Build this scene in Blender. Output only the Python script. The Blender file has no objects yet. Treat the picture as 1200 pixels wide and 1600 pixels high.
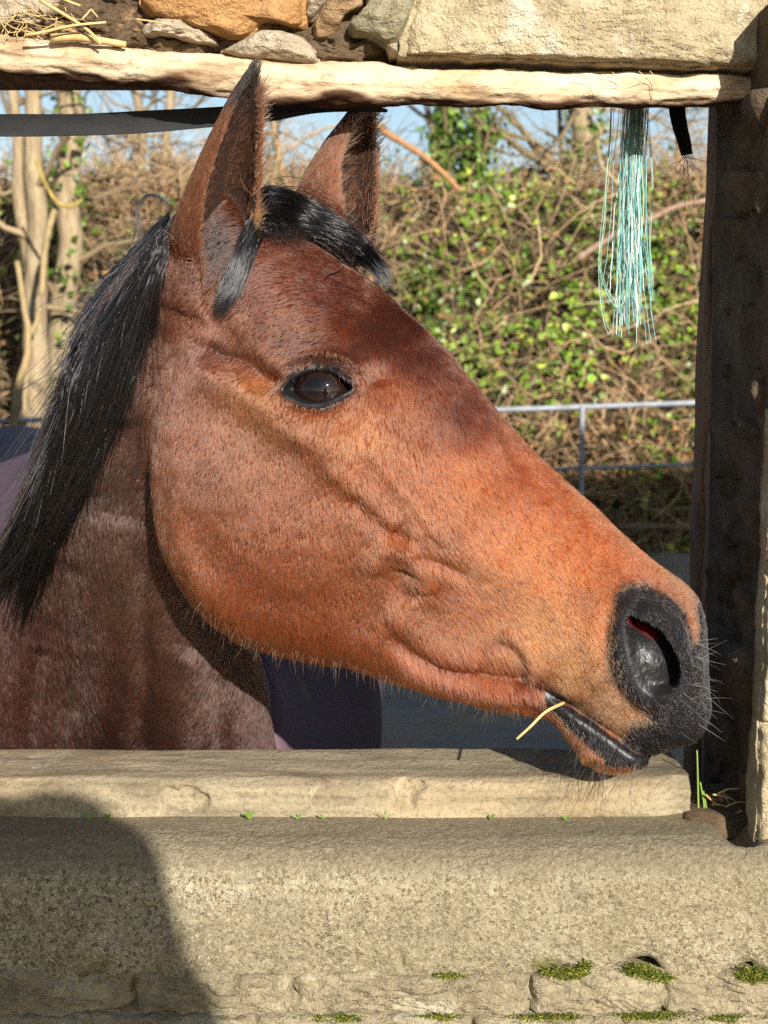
import bpy, bmesh, math, random
import numpy as np
from mathutils import Vector, Matrix, noise as mnoise
from mathutils.bvhtree import BVHTree

random.seed(7)
rng = np.random.default_rng(7)
sc = bpy.context.scene
COL = sc.collection

# ------------------------------------------------------------------ camera
CAM = np.array([0.0, 0.0, 1.55])
PITCH = math.radians(5.47)
FPX = 2400.0                     # focal length in pixels of the 1200 x 1600 photograph
RIGHT = np.array([1.0, 0.0, 0.0])
FWD = np.array([0.0, math.cos(PITCH), -math.sin(PITCH)])
UP = np.array([0.0, math.sin(PITCH), math.cos(PITCH)])
cam_d = bpy.data.cameras.new('camera')
cam = bpy.data.objects.new('camera', cam_d)
COL.objects.link(cam)
cam.location = CAM
cam.rotation_euler = (math.pi / 2 - PITCH, 0, 0)
cam_d.sensor_fit = 'VERTICAL'
cam_d.sensor_height = 36.0
cam_d.lens = 36.0 * FPX / 1600.0
cam_d.clip_start = 0.02
cam_d.clip_end = 3000
cam_d.dof.use_dof = True
cam_d.dof.focus_distance = 1.34
cam_d.dof.aperture_fstop = 13.0
sc.camera = cam

# ------------------------------------------------------------------ sky, sun, exposure
SUN_AZ, SUN_EL = math.radians(19), math.radians(21)      # behind the camera, to its right
SUN = np.array([math.sin(SUN_AZ) * math.cos(SUN_EL), -math.cos(SUN_AZ) * math.cos(SUN_EL), math.sin(SUN_EL)])
world = bpy.data.worlds.new('World')
sc.world = world
world.use_nodes = True
wn = world.node_tree
wn.nodes.clear()
w_out = wn.nodes.new('ShaderNodeOutputWorld')
w_bg = wn.nodes.new('ShaderNodeBackground')
w_sky = wn.nodes.new('ShaderNodeTexSky')
w_sky.sky_type = 'NISHITA'
w_sky.sun_disc = False
w_sky.sun_elevation = SUN_EL
w_sky.sun_rotation = math.pi - SUN_AZ
w_sky.air_density = 1.0
w_sky.dust_density = 0.6
w_bg.inputs["Strength"].default_value = 0.08
wn.links.new(w_sky.outputs[0], w_bg.inputs[0])
wn.links.new(w_bg.outputs[0], w_out.inputs[0])
sun_d = bpy.data.lights.new('sun', 'SUN')
sun_d.energy = 4.9
sun_d.angle = math.radians(0.6)
sun_d.color = (1.0, 0.952, 0.885)
sun = bpy.data.objects.new('sun', sun_d)
COL.objects.link(sun)
sun.location = (3, -6, 6)
sun.rotation_euler = Vector(SUN).to_track_quat('Z', 'Y').to_euler()

sc.view_settings.view_transform = 'Standard'
sc.view_settings.look = 'None'
sc.view_settings.exposure = 0.72
sc.view_settings.gamma = 1.0
sc.view_settings.use_curve_mapping = False
sc.render.engine = 'CYCLES'
sc.cycles.use_denoising = False
sc.cycles.denoiser = 'OPENIMAGEDENOISE'
sc.cycles.denoising_input_passes = 'RGB_ALBEDO_NORMAL'
sc.cycles.max_bounces = 8
sc.cycles.diffuse_bounces = 3
sc.cycles.glossy_bounces = 3
sc.cycles.transmission_bounces = 6
sc.cycles.transparent_max_bounces = 8
sc.cycles.caustics_reflective = False
sc.cycles.caustics_refractive = False
sc.cycles.sample_clamp_indirect = 4.0
sc.cycles_curves.shape = 'RIBBONS'
sc.cycles_curves.subdivisions = 1

# ------------------------------------------------------------------ helpers
def ray(px, py):
    px = np.asarray(px, float); py = np.asarray(py, float)
    return FWD + ((px - 600) / FPX)[..., None] * RIGHT + ((800 - py) / FPX)[..., None] * UP

def at(px, py, Y):
    """point at distance Y in front of the camera (world y) seen where the photograph shows it"""
    d = ray(px, py)
    return CAM + d * (np.asarray(Y, float) / d[..., 1])[..., None]

def proj(P):
    d = P - CAM
    z = d @ FWD
    return np.stack([600 + FPX * (d @ RIGHT) / z, 800 - FPX * (d @ UP) / z], -1)

def srgb(r, g, b):
    c = np.array([r, g, b], float) / 255
    return np.where(c <= 0.04045, c / 12.92, ((c + 0.055) / 1.055) ** 2.4)

def crom(P, ts, closed=False):
    """Catmull-Rom through rows of P at parameters ts"""
    P = np.asarray(P, float); n = len(P); ts = np.asarray(ts, float)
    if closed:
        i = np.floor(ts).astype(int); f = ts - i
        g = lambda k: P[(i + k) % n]
    else:
        i = np.clip(np.floor(ts).astype(int), 0, n - 2); f = ts - i
        Q = np.concatenate([2 * P[:1] - P[1:2], P, 2 * P[-1:] - P[-2:-1]])
        g = lambda k: Q[i + 1 + k]
    f = f.reshape((-1,) + (1,) * (P.ndim - 1))
    a, b, c, d = g(-1), g(0), g(1), g(2)
    return 0.5 * (2 * b + (c - a) * f + (2 * a - 5 * b + 4 * c - d) * f ** 2 + (3 * b - a - 3 * c + d) * f ** 3)

def dens(P, n):
    return crom(P, np.linspace(0, len(P) - 1, n))

def norm(v):
    return v / np.maximum(np.linalg.norm(v, axis=-1, keepdims=True), 1e-9)

def new_obj(name, verts, faces, mat=None, parent=None, smooth=True):
    me = bpy.data.meshes.new(name)
    me.from_pydata(np.asarray(verts, float).tolist(), [], faces if isinstance(faces, list) else faces.tolist())
    if smooth:
        me.polygons.foreach_set('use_smooth', np.ones(len(me.polygons), bool))
    o = bpy.data.objects.new(name, me)
    COL.objects.link(o)
    if mat: me.materials.append(mat)
    if parent: o.parent = parent
    return o

def tag(o, label=None, cat=None, group=None, kind=None):
    if label: o['label'] = label
    if cat: o['category'] = cat
    if group: o['group'] = group
    if kind: o['kind'] = kind
    return o

def empty(name, loc=(0, 0, 0)):
    o = bpy.data.objects.new(name, None)
    COL.objects.link(o)
    o.location = loc
    return o

def grid_faces(nr, nc, close=True):
    f = []
    m = nc if close else nc - 1
    for i in range(nr - 1):
        for j in range(m):
            a = i * nc + j; b = i * nc + (j + 1) % nc
            f.append((a, b, b + nc, a + nc))
    return f

def loft(rings):
    """rings (n, m, 3) -> closed verts, faces with end caps"""
    n, m, _ = rings.shape
    V = np.concatenate([rings.reshape(-1, 3), rings[0].mean(0)[None], rings[-1].mean(0)[None]])
    F = grid_faces(n, m)
    c0, c1 = n * m, n * m + 1
    F += [(c0, (j + 1) % m, j) for j in range(m)]
    F += [(c1, (n - 1) * m + j, (n - 1) * m + (j + 1) % m) for j in range(m)]
    return V, F

def tube(path, rad, k=6, twist=0.0):
    """tapered tube verts/faces along path (n,3), rad (n,)"""
    path = np.asarray(path, float); n = len(path)
    rad = np.broadcast_to(np.asarray(rad, float), (n,))
    t = norm(np.gradient(path, axis=0))
    ref = np.array([0.31, 0.17, 0.93]) if abs(t[0][2]) < 0.8 else np.array([1.0, 0.2, 0.1])
    u = norm(np.cross(t, ref)); v = np.cross(t, u)
    a = np.linspace(0, 2 * math.pi, k, endpoint=False)
    R = path[:, None] + rad[:, None, None] * (u[:, None] * np.cos(a)[None, :, None] + v[:, None] * np.sin(a)[None, :, None])
    return loft(R)

class Mesh:
    def __init__(self): self.V = []; self.F = []; self.n = 0
    def add(self, V, F):
        V = np.asarray(V, float)
        self.V.append(V)
        self.F += [tuple(i + self.n for i in f) for f in F]
        self.n += len(V)
    def build(self, name, mat, parent=None, smooth=True):
        return new_obj(name, np.concatenate(self.V), self.F, mat, parent, smooth)

def fbm(P, scale, octaves=4, seed=0.0):
    """value of fractal noise at each row of P"""
    out = np.empty(len(P))
    off = Vector((seed * 3.7, seed * 1.3, seed * 2.1))
    for i, p in enumerate(P):
        out[i] = mnoise.fractal(Vector(p) * scale + off, 1.0, 2.0, octaves)
    return out

# cheap vectorised value noise (for many points)
_perm = rng.permutation(4096); _val = rng.uniform(-1, 1, 4096)
def vnoise(P, scale, seed=0):
    Q = np.asarray(P, float) * scale + seed * 17.31
    i = np.floor(Q).astype(np.int64); f = Q - i
    f = f * f * (3 - 2 * f)
    def h(ix, iy, iz):
        return _val[_perm[(_perm[(_perm[ix & 4095] + iy) & 4095] + iz) & 4095]]
    r = 0
    for dx in (0, 1):
        for dy in (0, 1):
            for dz in (0, 1):
                wgt = (f[:, 0] if dx else 1 - f[:, 0]) * (f[:, 1] if dy else 1 - f[:, 1]) * (f[:, 2] if dz else 1 - f[:, 2])
                r = r + wgt * h(i[:, 0] + dx, i[:, 1] + dy, i[:, 2] + dz)
    return r
def vfbm(P, scale, octs=4, seed=0, gain=0.5):
    r = 0; a = 1.0
    for k in range(octs):
        r = r + a * vnoise(P, scale * 2 ** k, seed + k * 3.1); a *= gain
    return r

# ------------------------------------------------------------------ materials
class NT:
    """small helper for node materials"""
    def __init__(self, name):
        self.m = bpy.data.materials.new(name); self.m.use_nodes = True
        self.t = self.m.node_tree; self.b = self.t.nodes['Principled BSDF']
        self.out = self.t.nodes['Material Output']
    def n(self, typ, **kw):
        x = self.t.nodes.new(typ)
        for k, v in kw.items():
            if k in x.inputs: x.inputs[k].default_value = v
            else: setattr(x, k, v)
        return x
    def l(self, a, b): self.t.links.new(a, b)
    def coords(self, kind='Object', scale=None):
        tc = self.n('ShaderNodeTexCoord')
        o = tc.outputs[kind]
        if scale is not None:
            mp = self.n('ShaderNodeMapping'); mp.inputs['Scale'].default_value = scale
            self.l(o, mp.inputs[0]); o = mp.outputs[0]
        return o
    def noise(self, scale, detail=4, rough=0.55, co=None, dist=0.0):
        x = self.n('ShaderNodeTexNoise'); x.inputs['Scale'].default_value = scale
        x.inputs['Detail'].default_value = detail; x.inputs['Roughness'].default_value = rough
        x.inputs['Distortion'].default_value = dist
        if co is not None: self.l(co, x.inputs['Vector'])
        return x.outputs['Fac']
    def ramp(self, fac, stops):
        x = self.n('ShaderNodeValToRGB'); e = x.color_ramp.elements
        e[0].position = stops[0][0]; e[0].color = (*stops[0][1], 1)
        e[1].position = stops[-1][0]; e[1].color = (*stops[-1][1], 1)
        for p, c in stops[1:-1]:
            k = e.new(p); k.color = (*c, 1)
        self.l(fac, x.inputs[0]); return x.outputs[0]
    def mix(self, fac, a, b, mode='MIX'):
        x = self.n('ShaderNodeMix', data_type='RGBA', blend_type=mode)
        for s, v in ((x.inputs[0], fac), (x.inputs[6], a), (x.inputs[7], b)):
            if isinstance(v, (int, float)): s.default_value = v
            elif isinstance(v, (tuple, list, np.ndarray)): s.default_value = (*v[:3], 1)
            else: self.l(v, s)
        return x.outputs[2]
    def math(self, op, a, b=0.0):
        x = self.n('ShaderNodeMath', operation=op)
        for s, v in ((x.inputs[0], a), (x.inputs[1], b)):
            if isinstance(v, (int, float)): s.default_value = v
            else: self.l(v, s)
        return x.outputs[0]
    def bump(self, h, strength=0.5, dist=0.01):
        x = self.n('ShaderNodeBump'); x.inputs['Strength'].default_value = strength; x.inputs['Distance'].default_value = dist
        self.l(h, x.inputs['Height']); self.l(x.outputs[0], self.b.inputs['Normal']); return x
    def set(self, **kw):
        for k, v in kw.items():
            s = self.b.inputs[k.replace('_', ' ')]
            if isinstance(v, (tuple, list, np.ndarray)): s.default_value = (*v[:3], 1)
            elif isinstance(v, (int, float)): s.default_value = v
            else: self.l(v, s)
        return self

def plain(name, col, rough=0.6, **kw):
    m = NT(name); m.set(Base_Color=col, Roughness=rough, **kw); return m.m

def sstep(x, a, b):
    t = np.clip((x - a) / (b - a), 0, 1); return t * t * (3 - 2 * t)
# ================================================================== the yard, its bank and the fence
g = NT('yard_mud')
co = g.coords('Object')
n1 = g.noise(1.3, 5, .6, co); n2 = g.noise(7, 6, .7, g.coords('Object', (.5, 1.6, 1)))
g.l(g.mix(n2, g.ramp(n1, [(.3, srgb(138, 128, 112)), (.55, srgb(188, 176, 158)), (.75, srgb(206, 194, 174))]), srgb(96, 88, 78), 'MIX'), g.b.inputs['Base Color'])
g.set(Roughness=g.ramp(n1, [(.4, (.35,) * 3), (.6, (.8,) * 3)]))
g.bump(g.math('ADD', n2, g.noise(40, 4, .6, co)), .9, .05)
# one sheet to the horizon, finer near the wall
xs = np.concatenate([[-1500, -400, -100, -40], np.linspace(-14, 14, 113), [40, 100, 400, 1500]])
ys = np.concatenate([[-1500, -300, -60, -20], np.linspace(-6, 15, 85), [25, 60, 150, 500, 1800]])
X, Y = np.meshgrid(xs, ys)
Pg = np.stack([X.ravel(), Y.ravel(), np.zeros(X.size)], -1)
near = (np.abs(Pg[:, 0]) < 14) & (Pg[:, 1] > 1.8) & (Pg[:, 1] < 15)
Pg[near, 2] = .05 * vfbm(Pg[near] * [.6, 1.4, 1], 1.3, 3, 21) + .03 * vnoise(Pg[near] * [.7, 1.3, 1], 4, 22) - .05
ground = tag(new_obj('ground', Pg, grid_faces(len(ys), len(xs), False), g.m), kind='structure')

def bank_y(x, s):
    """front of the bank: s 0..1 from foot to top and over -> (y, z)"""
    k = np.array([[13.0, -.05], [13.35, .10], [13.7, .45], [14.0, .95], [14.3, 1.6], [14.7, 2.5], [15.1, 3.12], [15.7, 3.40], [16.8, 3.3], [18.5, 2.6], [20, .5]])
    return crom(k, s * (len(k) - 1))
bx = np.linspace(-16, 12, 233); bs = np.linspace(0, 1, 90)
prof = bank_y(0, bs)
Vb = np.zeros((len(bs), len(bx), 3))
Vb[..., 0] = bx[None]; Vb[..., 1] = prof[:, :1]; Vb[..., 2] = prof[:, 1:]
Vb = Vb.reshape(-1, 3)
lump = vfbm(Vb, .8, 4, 31)
amp = np.clip(Vb[:, 2] / .8, .15, 1)
Vb[:, 1] += -.38 * lump * amp
Vb[:, 2] += (.22 * vfbm(Vb * [1, .3, .3], .9, 3, 33)) * np.clip(Vb[:, 2] / 2.4, 0, 1)
bk = NT('bank_earth')
co = bk.coords('Object')
bk.l(bk.ramp(bk.noise(5, 6, .7, co), [(.3, srgb(44, 34, 24)), (.5, srgb(84, 66, 42)), (.62, srgb(98, 92, 50)), (.8, srgb(132, 104, 72))]), bk.b.inputs['Base Color'])
bk.set(Roughness=.9); bk.bump(bk.noise(26, 6, .7, co), 1.0, .1)
bank = tag(new_obj('bank', Vb, grid_faces(len(bs), len(bx), False), bk.m), kind='structure')
bt_bank = BVHTree.FromPolygons([Vector(v) for v in Vb], grid_faces(len(bs), len(bx), False))

def tint_mat(name, rough=.6, spec=.5, translucent=0.0):
    m = NT(name)
    v = m.n('ShaderNodeVertexColor'); v.layer_name = 'tint'
    m.l(v.outputs[0], m.b.inputs['Base Color'])
    m.set(Roughness=rough, Specular_IOR_Level=spec)
    if translucent:
        tr = m.n('ShaderNodeBsdfTranslucent'); mx = m.n('ShaderNodeMixShader'); mx.inputs[0].default_value = translucent
        m.l(v.outputs[0], tr.inputs[0]); m.l(m.b.outputs[0], mx.inputs[1]); m.l(tr.outputs[0], mx.inputs[2]); m.l(mx.outputs[0], m.out.inputs[0])
    return m.m
M_LEAF = tint_mat('ivy_leaf', .38, .5, .25)
M_TWIG = tint_mat('twig_bark', .85, .2)

def set_tint(o, cols):
    a = o.data.color_attributes.new('tint', 'FLOAT_COLOR', 'POINT')
    a.data.foreach_set('color', np.concatenate([cols, np.ones((len(cols), 1))], 1).astype(np.float32).ravel())

def mesh_np(name, V, F, mat, parent=None, smooth=True):
    """fast build from arrays; F (m,3) or (m,4)"""
    me = bpy.data.meshes.new(name)
    k = F.shape[1]
    me.vertices.add(len(V)); me.vertices.foreach_set('co', np.ascontiguousarray(V, np.float32).ravel())
    me.loops.add(F.size); me.loops.foreach_set('vertex_index', np.ascontiguousarray(F, np.int32).ravel())
    me.polygons.add(len(F)); me.polygons.foreach_set('loop_start', np.arange(0, F.size, k, dtype=np.int32))
    me.polygons.foreach_set('use_smooth', np.full(len(F), smooth))
    me.update(calc_edges=True); me.validate()
    me.materials.append(mat)
    o = bpy.data.objects.new(name, me); COL.objects.link(o)
    if parent: o.parent = parent
    return o

def leaves(name, P, N, size, cols, mat, parent=None):
    """pointed five-cornered leaves, slightly folded, facing roughly along N"""
    n = len(P)
    N = norm(N + rng.normal(0, .55, (n, 3)))
    t = norm(np.cross(N, rng.normal(0, 1, (n, 3)))); b = np.cross(N, t)
    shape = np.array([[0, -.5, 0], [.42, -.18, .10], [.30, .18, .06], [0, .62, -.06], [-.30, .18, .06], [-.42, -.18, .10], [0, 0, 0]])
    V = P[:, None] + size[:, None, None] * (t[:, None] * shape[None, :, :1] + b[:, None] * shape[None, :, 1:2] + N[:, None] * shape[None, :, 2:])
    f = np.array([[6, 0, 1], [6, 1, 2], [6, 2, 3], [6, 3, 4], [6, 4, 5], [6, 5, 0]])
    F = (np.arange(n)[:, None, None] * 7 + f[None]).reshape(-1, 3)
    o = mesh_np(name, V.reshape(-1, 3), F, mat, parent)
    set_tint(o, np.repeat(cols, 7, 0))
    return o

def twigs(name, paths, r0, r1, cols, mat, parent=None, k=4):
    """many thin tapered stems: paths (n, m, 3)"""
    n, m, _ = paths.shape
    t = norm(np.gradient(paths, axis=1))
    ref = norm(rng.normal(0, 1, (n, 1, 3))); u = norm(np.cross(t, ref)); v = np.cross(t, u)
    a = np.linspace(0, 2 * math.pi, k, endpoint=False)
    rad = r0[:, None] + (r1 - r0)[:, None] * np.linspace(0, 1, m)[None]
    V = paths[:, :, None] + rad[..., None, None] * (u[:, :, None] * np.cos(a)[None, None, :, None] + v[:, :, None] * np.sin(a)[None, None, :, None])
    idx = np.arange(n * m * k).reshape(n, m, k)
    F = np.stack([idx[:, :-1], np.roll(idx, -1, 2)[:, :-1], np.roll(idx, -1, 2)[:, 1:], idx[:, 1:]], -1).reshape(-1, 4)
    o = mesh_np(name, V.reshape(-1, 3), F, mat, parent)
    set_tint(o, np.repeat(cols, m * k, 0))
    return o

def bank_points(n, fn):
    """random points on the visible front of the bank; keeps each with probability fn(px, py)"""
    i = rng.integers(0, len(Vb), n * 3)
    P = Vb[i] + rng.normal(0, .06, (n * 3, 3))
    q = proj(P)
    p = fn(q[:, 0], q[:, 1]) * (P[:, 1] < 17)
    k = rng.random(n * 3) < p
    return P[k][:n], q[k][:n]

hedge = empty('hedge', (0, 14.2, 0))
HO_ = np.array([0, 14.2, 0])
tag(hedge, 'tangled hedge of ivy, brambles and bare twigs covering the bank behind the rails', 'hedge')
def G(x, y, cx, cy, rx, ry): return np.exp(-.5 * (((x - cx) / rx) ** 2 + ((y - cy) / ry) ** 2))
def ivy_prob(x, y):
    n_ = vnoise(np.stack([x / 90, y / 90, x * 0], -1), 1.0, 41) + .6 * vnoise(np.stack([x / 35, y / 35, x * 0], -1), 1.0, 42)
    base = .62 * sstep(x, 560, 700) * sstep(y, 250, 330) * (1 - .55 * sstep(y, 640, 760)) + .07
    base = base + .5 * G(x, y, 110, 420, 40, 60) + .35 * G(x, y, 20, 240, 40, 60) + .3 * G(x, y, 160, 620, 40, 60)
    return np.clip(base * (.6 + 1.7 * n_), 0, 1)
P, q = bank_points(55000, ivy_prob)
_, hN = None, np.tile(np.array([0.05, -.85, .45]), (len(P), 1))
P[:, 1] -= rng.uniform(.05, .55, len(P)) * np.clip(P[:, 2], .15, 1)
ci = rng.integers(0, len(P), 1500)                      # leaves grow in sprays round these stems
cj = ci[rng.integers(0, 1500, len(P))]
spray = rng.random(len(P)) < .6
P[spray] = P[cj[spray]] + rng.normal(0, 1, (spray.sum(), 3)) * [.13, .10, .15]
lc_ = srgb(84, 112, 34)[None] * rng.lognormal(0, .4, len(P))[:, None] * np.array([1, 1, 1]) + rng.random(len(P))[:, None] ** 3 * srgb(150, 150, 56)
lc_ = lc_ * np.exp(.75 * vnoise(P, 1.5, 47) + .35 * vnoise(P, 5, 48))[:, None]
leaves('ivy', P - HO_, hN, rng.uniform(.026, .085, len(P)), np.clip(lc_, 0, .6), M_LEAF, hedge)['kind'] = 'stuff'
# dry leaves and grass caught in the tangle
P, q = bank_points(14000, lambda x, y: np.clip(.25 + .5 * sstep(y, 560, 720) + .3 * vnoise(np.stack([x / 60, y / 60, x * 0], -1), 1, 43), 0, 1))
P[:, 1] -= rng.uniform(.02, .35, len(P)) * np.clip(P[:, 2], .1, 1)
dc = srgb(150, 112, 72)[None] * rng.lognormal(0, .3, len(P))[:, None]
leaves('dry_leaves', P - HO_, np.tile([0., -.8, .5], (len(P), 1)), rng.uniform(.04, .09, len(P)), np.clip(dc, 0, .7), tint_mat('dry_leaf', .8, .2, .15), hedge)['kind'] = 'stuff'
# bare stems
def stem_paths(P, L, bend, up, m=6, gravity=0.0):
    n = len(P)
    d = norm(rng.normal(0, 1, (n, 3)) * [1, .55, .8] + up)
    s = np.linspace(0, 1, m)
    c = norm(rng.normal(0, 1, (n, 3)))
    c2 = rng.normal(0, 1, (n, 3))
    paths = P[:, None] + d[:, None] * (L[:, None] * s)[..., None] + c[:, None] * (L[:, None] * bend * np.sin(s * math.pi))[..., None] \
        + c2[:, None] * (L[:, None] * .05 * np.sin(s * 9))[..., None]
    paths[..., 2] -= gravity * (L[:, None] * s ** 2)
    return paths
P, q = bank_points(12500, lambda x, y: np.clip(.35 + .55 * (1 - sstep(x, 300, 640)) + .35 * sstep(-y, -420, -260) + .25 * sstep(y, 480, 640), 0, 1) * (1 - .6 * (x < 160)))
P[:, 1] -= rng.uniform(.1, .6, len(P)) * np.clip(P[:, 2], .15, 1)
tc = srgb(168, 140, 106)[None] * rng.lognormal(0, .35, len(P))[:, None]
L_ = rng.uniform(.3, 1.3, len(P))
twigs('bramble_stems', stem_paths(P - HO_, L_, .16, np.array([0, -.1, .1]), 7, .15), rng.uniform(.003, .010, len(P)), np.full(len(P), .002), np.clip(tc, 0, .7), M_TWIG, hedge)['kind'] = 'stuff'
# fine bare tops against the sky
P, q = bank_points(5500, lambda x, y: sstep(-y, -400, -280))
tc = srgb(150, 122, 98)[None] * rng.lognormal(0, .25, len(P))[:, None]
twigs('bare_tops', stem_paths(P - HO_, rng.uniform(.2, .8, len(P)), .10, np.array([0, 0, .7]), 6), rng.uniform(.004, .008, len(P)), np.full(len(P), .0015), np.clip(tc, 0, .7), M_TWIG, hedge)['kind'] = 'stuff'
# rough grass along the foot
P, q = bank_points(10000, lambda x, y: sstep(y, 560, 720))
P[:, 1] -= rng.uniform(.0, .2, len(P))
gc = np.where(rng.random(len(P))[:, None] < .45, srgb(104, 118, 52)[None], srgb(164, 142, 98)[None]) * rng.lognormal(0, .25, len(P))[:, None]
twigs('rough_grass', stem_paths(P - HO_, rng.uniform(.12, .42, len(P)), .12, np.array([0, -.2, .8]), 5, .45), rng.uniform(.003, .006, len(P)), np.full(len(P), .0012), np.clip(gc, 0, .7), M_TWIG, hedge, k=3)['kind'] = 'stuff'

# ---- trees in and behind the hedge
bkm = NT('tree_bark')
co = bkm.coords('Object', (1, 1, .25))
nb = bkm.noise(22, 6, .65, co)
bkm.l(bkm.ramp(nb, [(.25, srgb(96, 80, 58)), (.5, srgb(154, 134, 102)), (.75, srgb(184, 166, 130))]), bkm.b.inputs['Base Color'])
bkm.set(Roughness=.9); bkm.bump(nb, .9, .02)

def tree(name, label, pts, Y, rpx, nbr, ivy, seed, group='bare trees along the hedge', crown_from=.35, blen=(.5, 1.6), ivyband=(0, 1)):
    """pts: photo positions of the stem, rpx: stem radius in photo pixels; continues above the frame"""
    base = at(*pts[-1], Y)
    root = empty(name, (base[0], Y, max(base[2] - .3, 0)))
    path = np.array([at(p[0], p[1], Y) for p in pts])[::-1]
    rad = np.array(rpx[::-1], float) * Y / FPX * 1.15
    n = 40
    pth = dens(path, n); rr = dens(rad[:, None], n)[:, 0]
    pth += np.stack([vnoise(pth, 2.2, seed), vnoise(pth, 2.2, seed + 5), 0 * rr], -1) * .06
    V, F = tube(pth, rr, 12)
    V[:-2] += norm(V[:-2] - np.repeat(pth, 12, 0)) * (vnoise(V[:-2], 14, seed) * .12 * np.repeat(rr, 12))[:, None]
    off = np.array(root.location)
    o = new_obj('trunk', V - off, F, bkm.m, root)
    # limbs and their twigs
    nbr = int(nbr * .65)
    i = rng.integers(int(n * crown_from), n, nbr)
    P = pth[i]; L = rng.uniform(*blen, nbr)
    d = norm(rng.normal(0, 1, (nbr, 3)) * [1, .7, .6] + [0, 0, .55])
    s = np.linspace(0, 1, 9)
    c = rng.normal(0, 1, (nbr, 3))
    limb = P[:, None] + d[:, None] * (L[:, None] * s)[..., None] + c[:, None] * (L[:, None] * .16 * s ** 2)[..., None] + rng.normal(0, .012, (nbr, 9, 3))
    r0 = np.minimum(rr[i] * .42, .02 + .012 * L)
    j = rng.integers(0, nbr, nbr * 7); kx = rng.integers(3, 9, nbr * 7)
    Pt = limb[j, kx]; Lt = rng.uniform(.15, .55, nbr * 7)
    dt = norm(d[j] + rng.normal(0, .7, (nbr * 7, 3)))
    tw = Pt[:, None] + dt[:, None] * (Lt[:, None] * s)[..., None] + rng.normal(0, 1, (nbr * 7, 1, 3)) * (Lt[:, None] * .14 * s ** 2)[..., None]
    allp = np.concatenate([limb, tw]) - off
    cols = np.clip(srgb(140, 122, 92)[None] * rng.lognormal(0, .22, len(allp))[:, None], 0, .6)
    twigs('crown', allp, np.concatenate([r0, np.full(len(tw), .0065)]), np.concatenate([r0 * .25, np.full(len(tw), .002)]), cols, M_TWIG, root)
    if ivy:
        a = rng.uniform(0, 2 * math.pi, ivy); ii = (rng.uniform(*ivyband, ivy) * (n - 1)).astype(int)
        clump = vnoise(np.stack([ii * .22, a * 1.2, a * 0], -1), 1.0, seed + 9) > -.15
        a, ii = a[clump], ii[clump]
        Nn = np.stack([np.cos(a), np.sin(a), a * 0 + .25], -1)
        Pi = pth[ii] + Nn * (rr[ii] + rng.exponential(.06, len(ii)))[:, None] + rng.normal(0, .03, (len(ii), 3))
        ic = srgb(84, 108, 40)[None] * rng.lognormal(0, .3, len(ii))[:, None] + rng.random(len(ii))[:, None] ** 3 * srgb(120, 140, 60)
        leaves('ivy', Pi - off, Nn, rng.uniform(.04, .085, len(ii)), np.clip(ic, 0, .6), M_LEAF, root)['kind'] = 'stuff'
    tag(root, label, 'tree', group)
    return root
tree('bare_tree', 'slim pale tree trunk beside the thicker ivied one, a curved stem joining it', [(52, 20), (56, 150), (58, 300), (62, 430), (58, 560), (52, 680), (50, 760)], 12.6, [9, 11, 13, 15, 17, 20, 22], 16, 0, 3)
tree('bare_tree', 'slender curved stem leaning against the slim pale tree trunk', [(-6, 20), (12, 130), (28, 210), (36, 290), (48, 400), (54, 470)], 12.7, [6, 7, 8, 9, 9, 9], 12, 0, 5)
tree('ivied_tree', 'thick brown tree trunk with ivy patches behind the pale dead branches', [(112, 10), (113, 140), (108, 260), (104, 400), (100, 520), (94, 640), (90, 760)], 12.9, [14, 16, 16, 17, 18, 19, 20], 14, 420, 8, ivyband=(.1, .9))
tree('bare_tree', 'thin bare young tree showing between the strap and the horse ear', [(262, 20), (268, 150), (258, 230), (248, 300), (246, 420)], 15.6, [4, 5, 6, 7, 8], 26, 0, 13)
tree('bare_tree', 'thin crooked bare tree with spreading twigs left of the ears', [(190, 10), (205, 120), (222, 220), (214, 320), (220, 430)], 16.4, [4, 5, 6, 7, 8], 30, 0, 14)
tree('bare_tree', 'spindly bare tree seen between the two horse ears', [(432, 20), (428, 150), (436, 250), (430, 380)], 16.0, [4, 5, 6, 7], 26, 120, 17)
tree('ivied_tree', 'ivy-wrapped grey stem of the ivied pair, on the side towards the horse ears', [(704, 10), (706, 150), (700, 250), (702, 330), (712, 470)], 15.2, [6, 8, 9, 10, 11], 26, 1900, 19, ivyband=(.2, 1))
tree('ivied_tree', 'reddish leafy stem of the ivied pair, on the side towards the twine tassel', [(746, 10), (742, 160), (740, 240), (736, 330), (730, 460)], 15.0, [7, 9, 9, 10, 10], 18, 1600, 22, ivyband=(.25, 1))
tree('ivied_tree', 'broad old tree behind the hanging twine tassel', [(905, 0), (908, 160), (904, 250), (896, 340), (890, 480)], 15.5, [14, 15, 16, 17, 18], 40, 1500, 25, crown_from=.3, blen=(.6, 2.2))
tree('bare_tree', 'fine twiggy bare tree beside the dark timber post', [(1065, 0), (1072, 140), (1060, 250), (1066, 400)], 16.2, [3, 4, 5, 6], 34, 60, 28)

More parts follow.
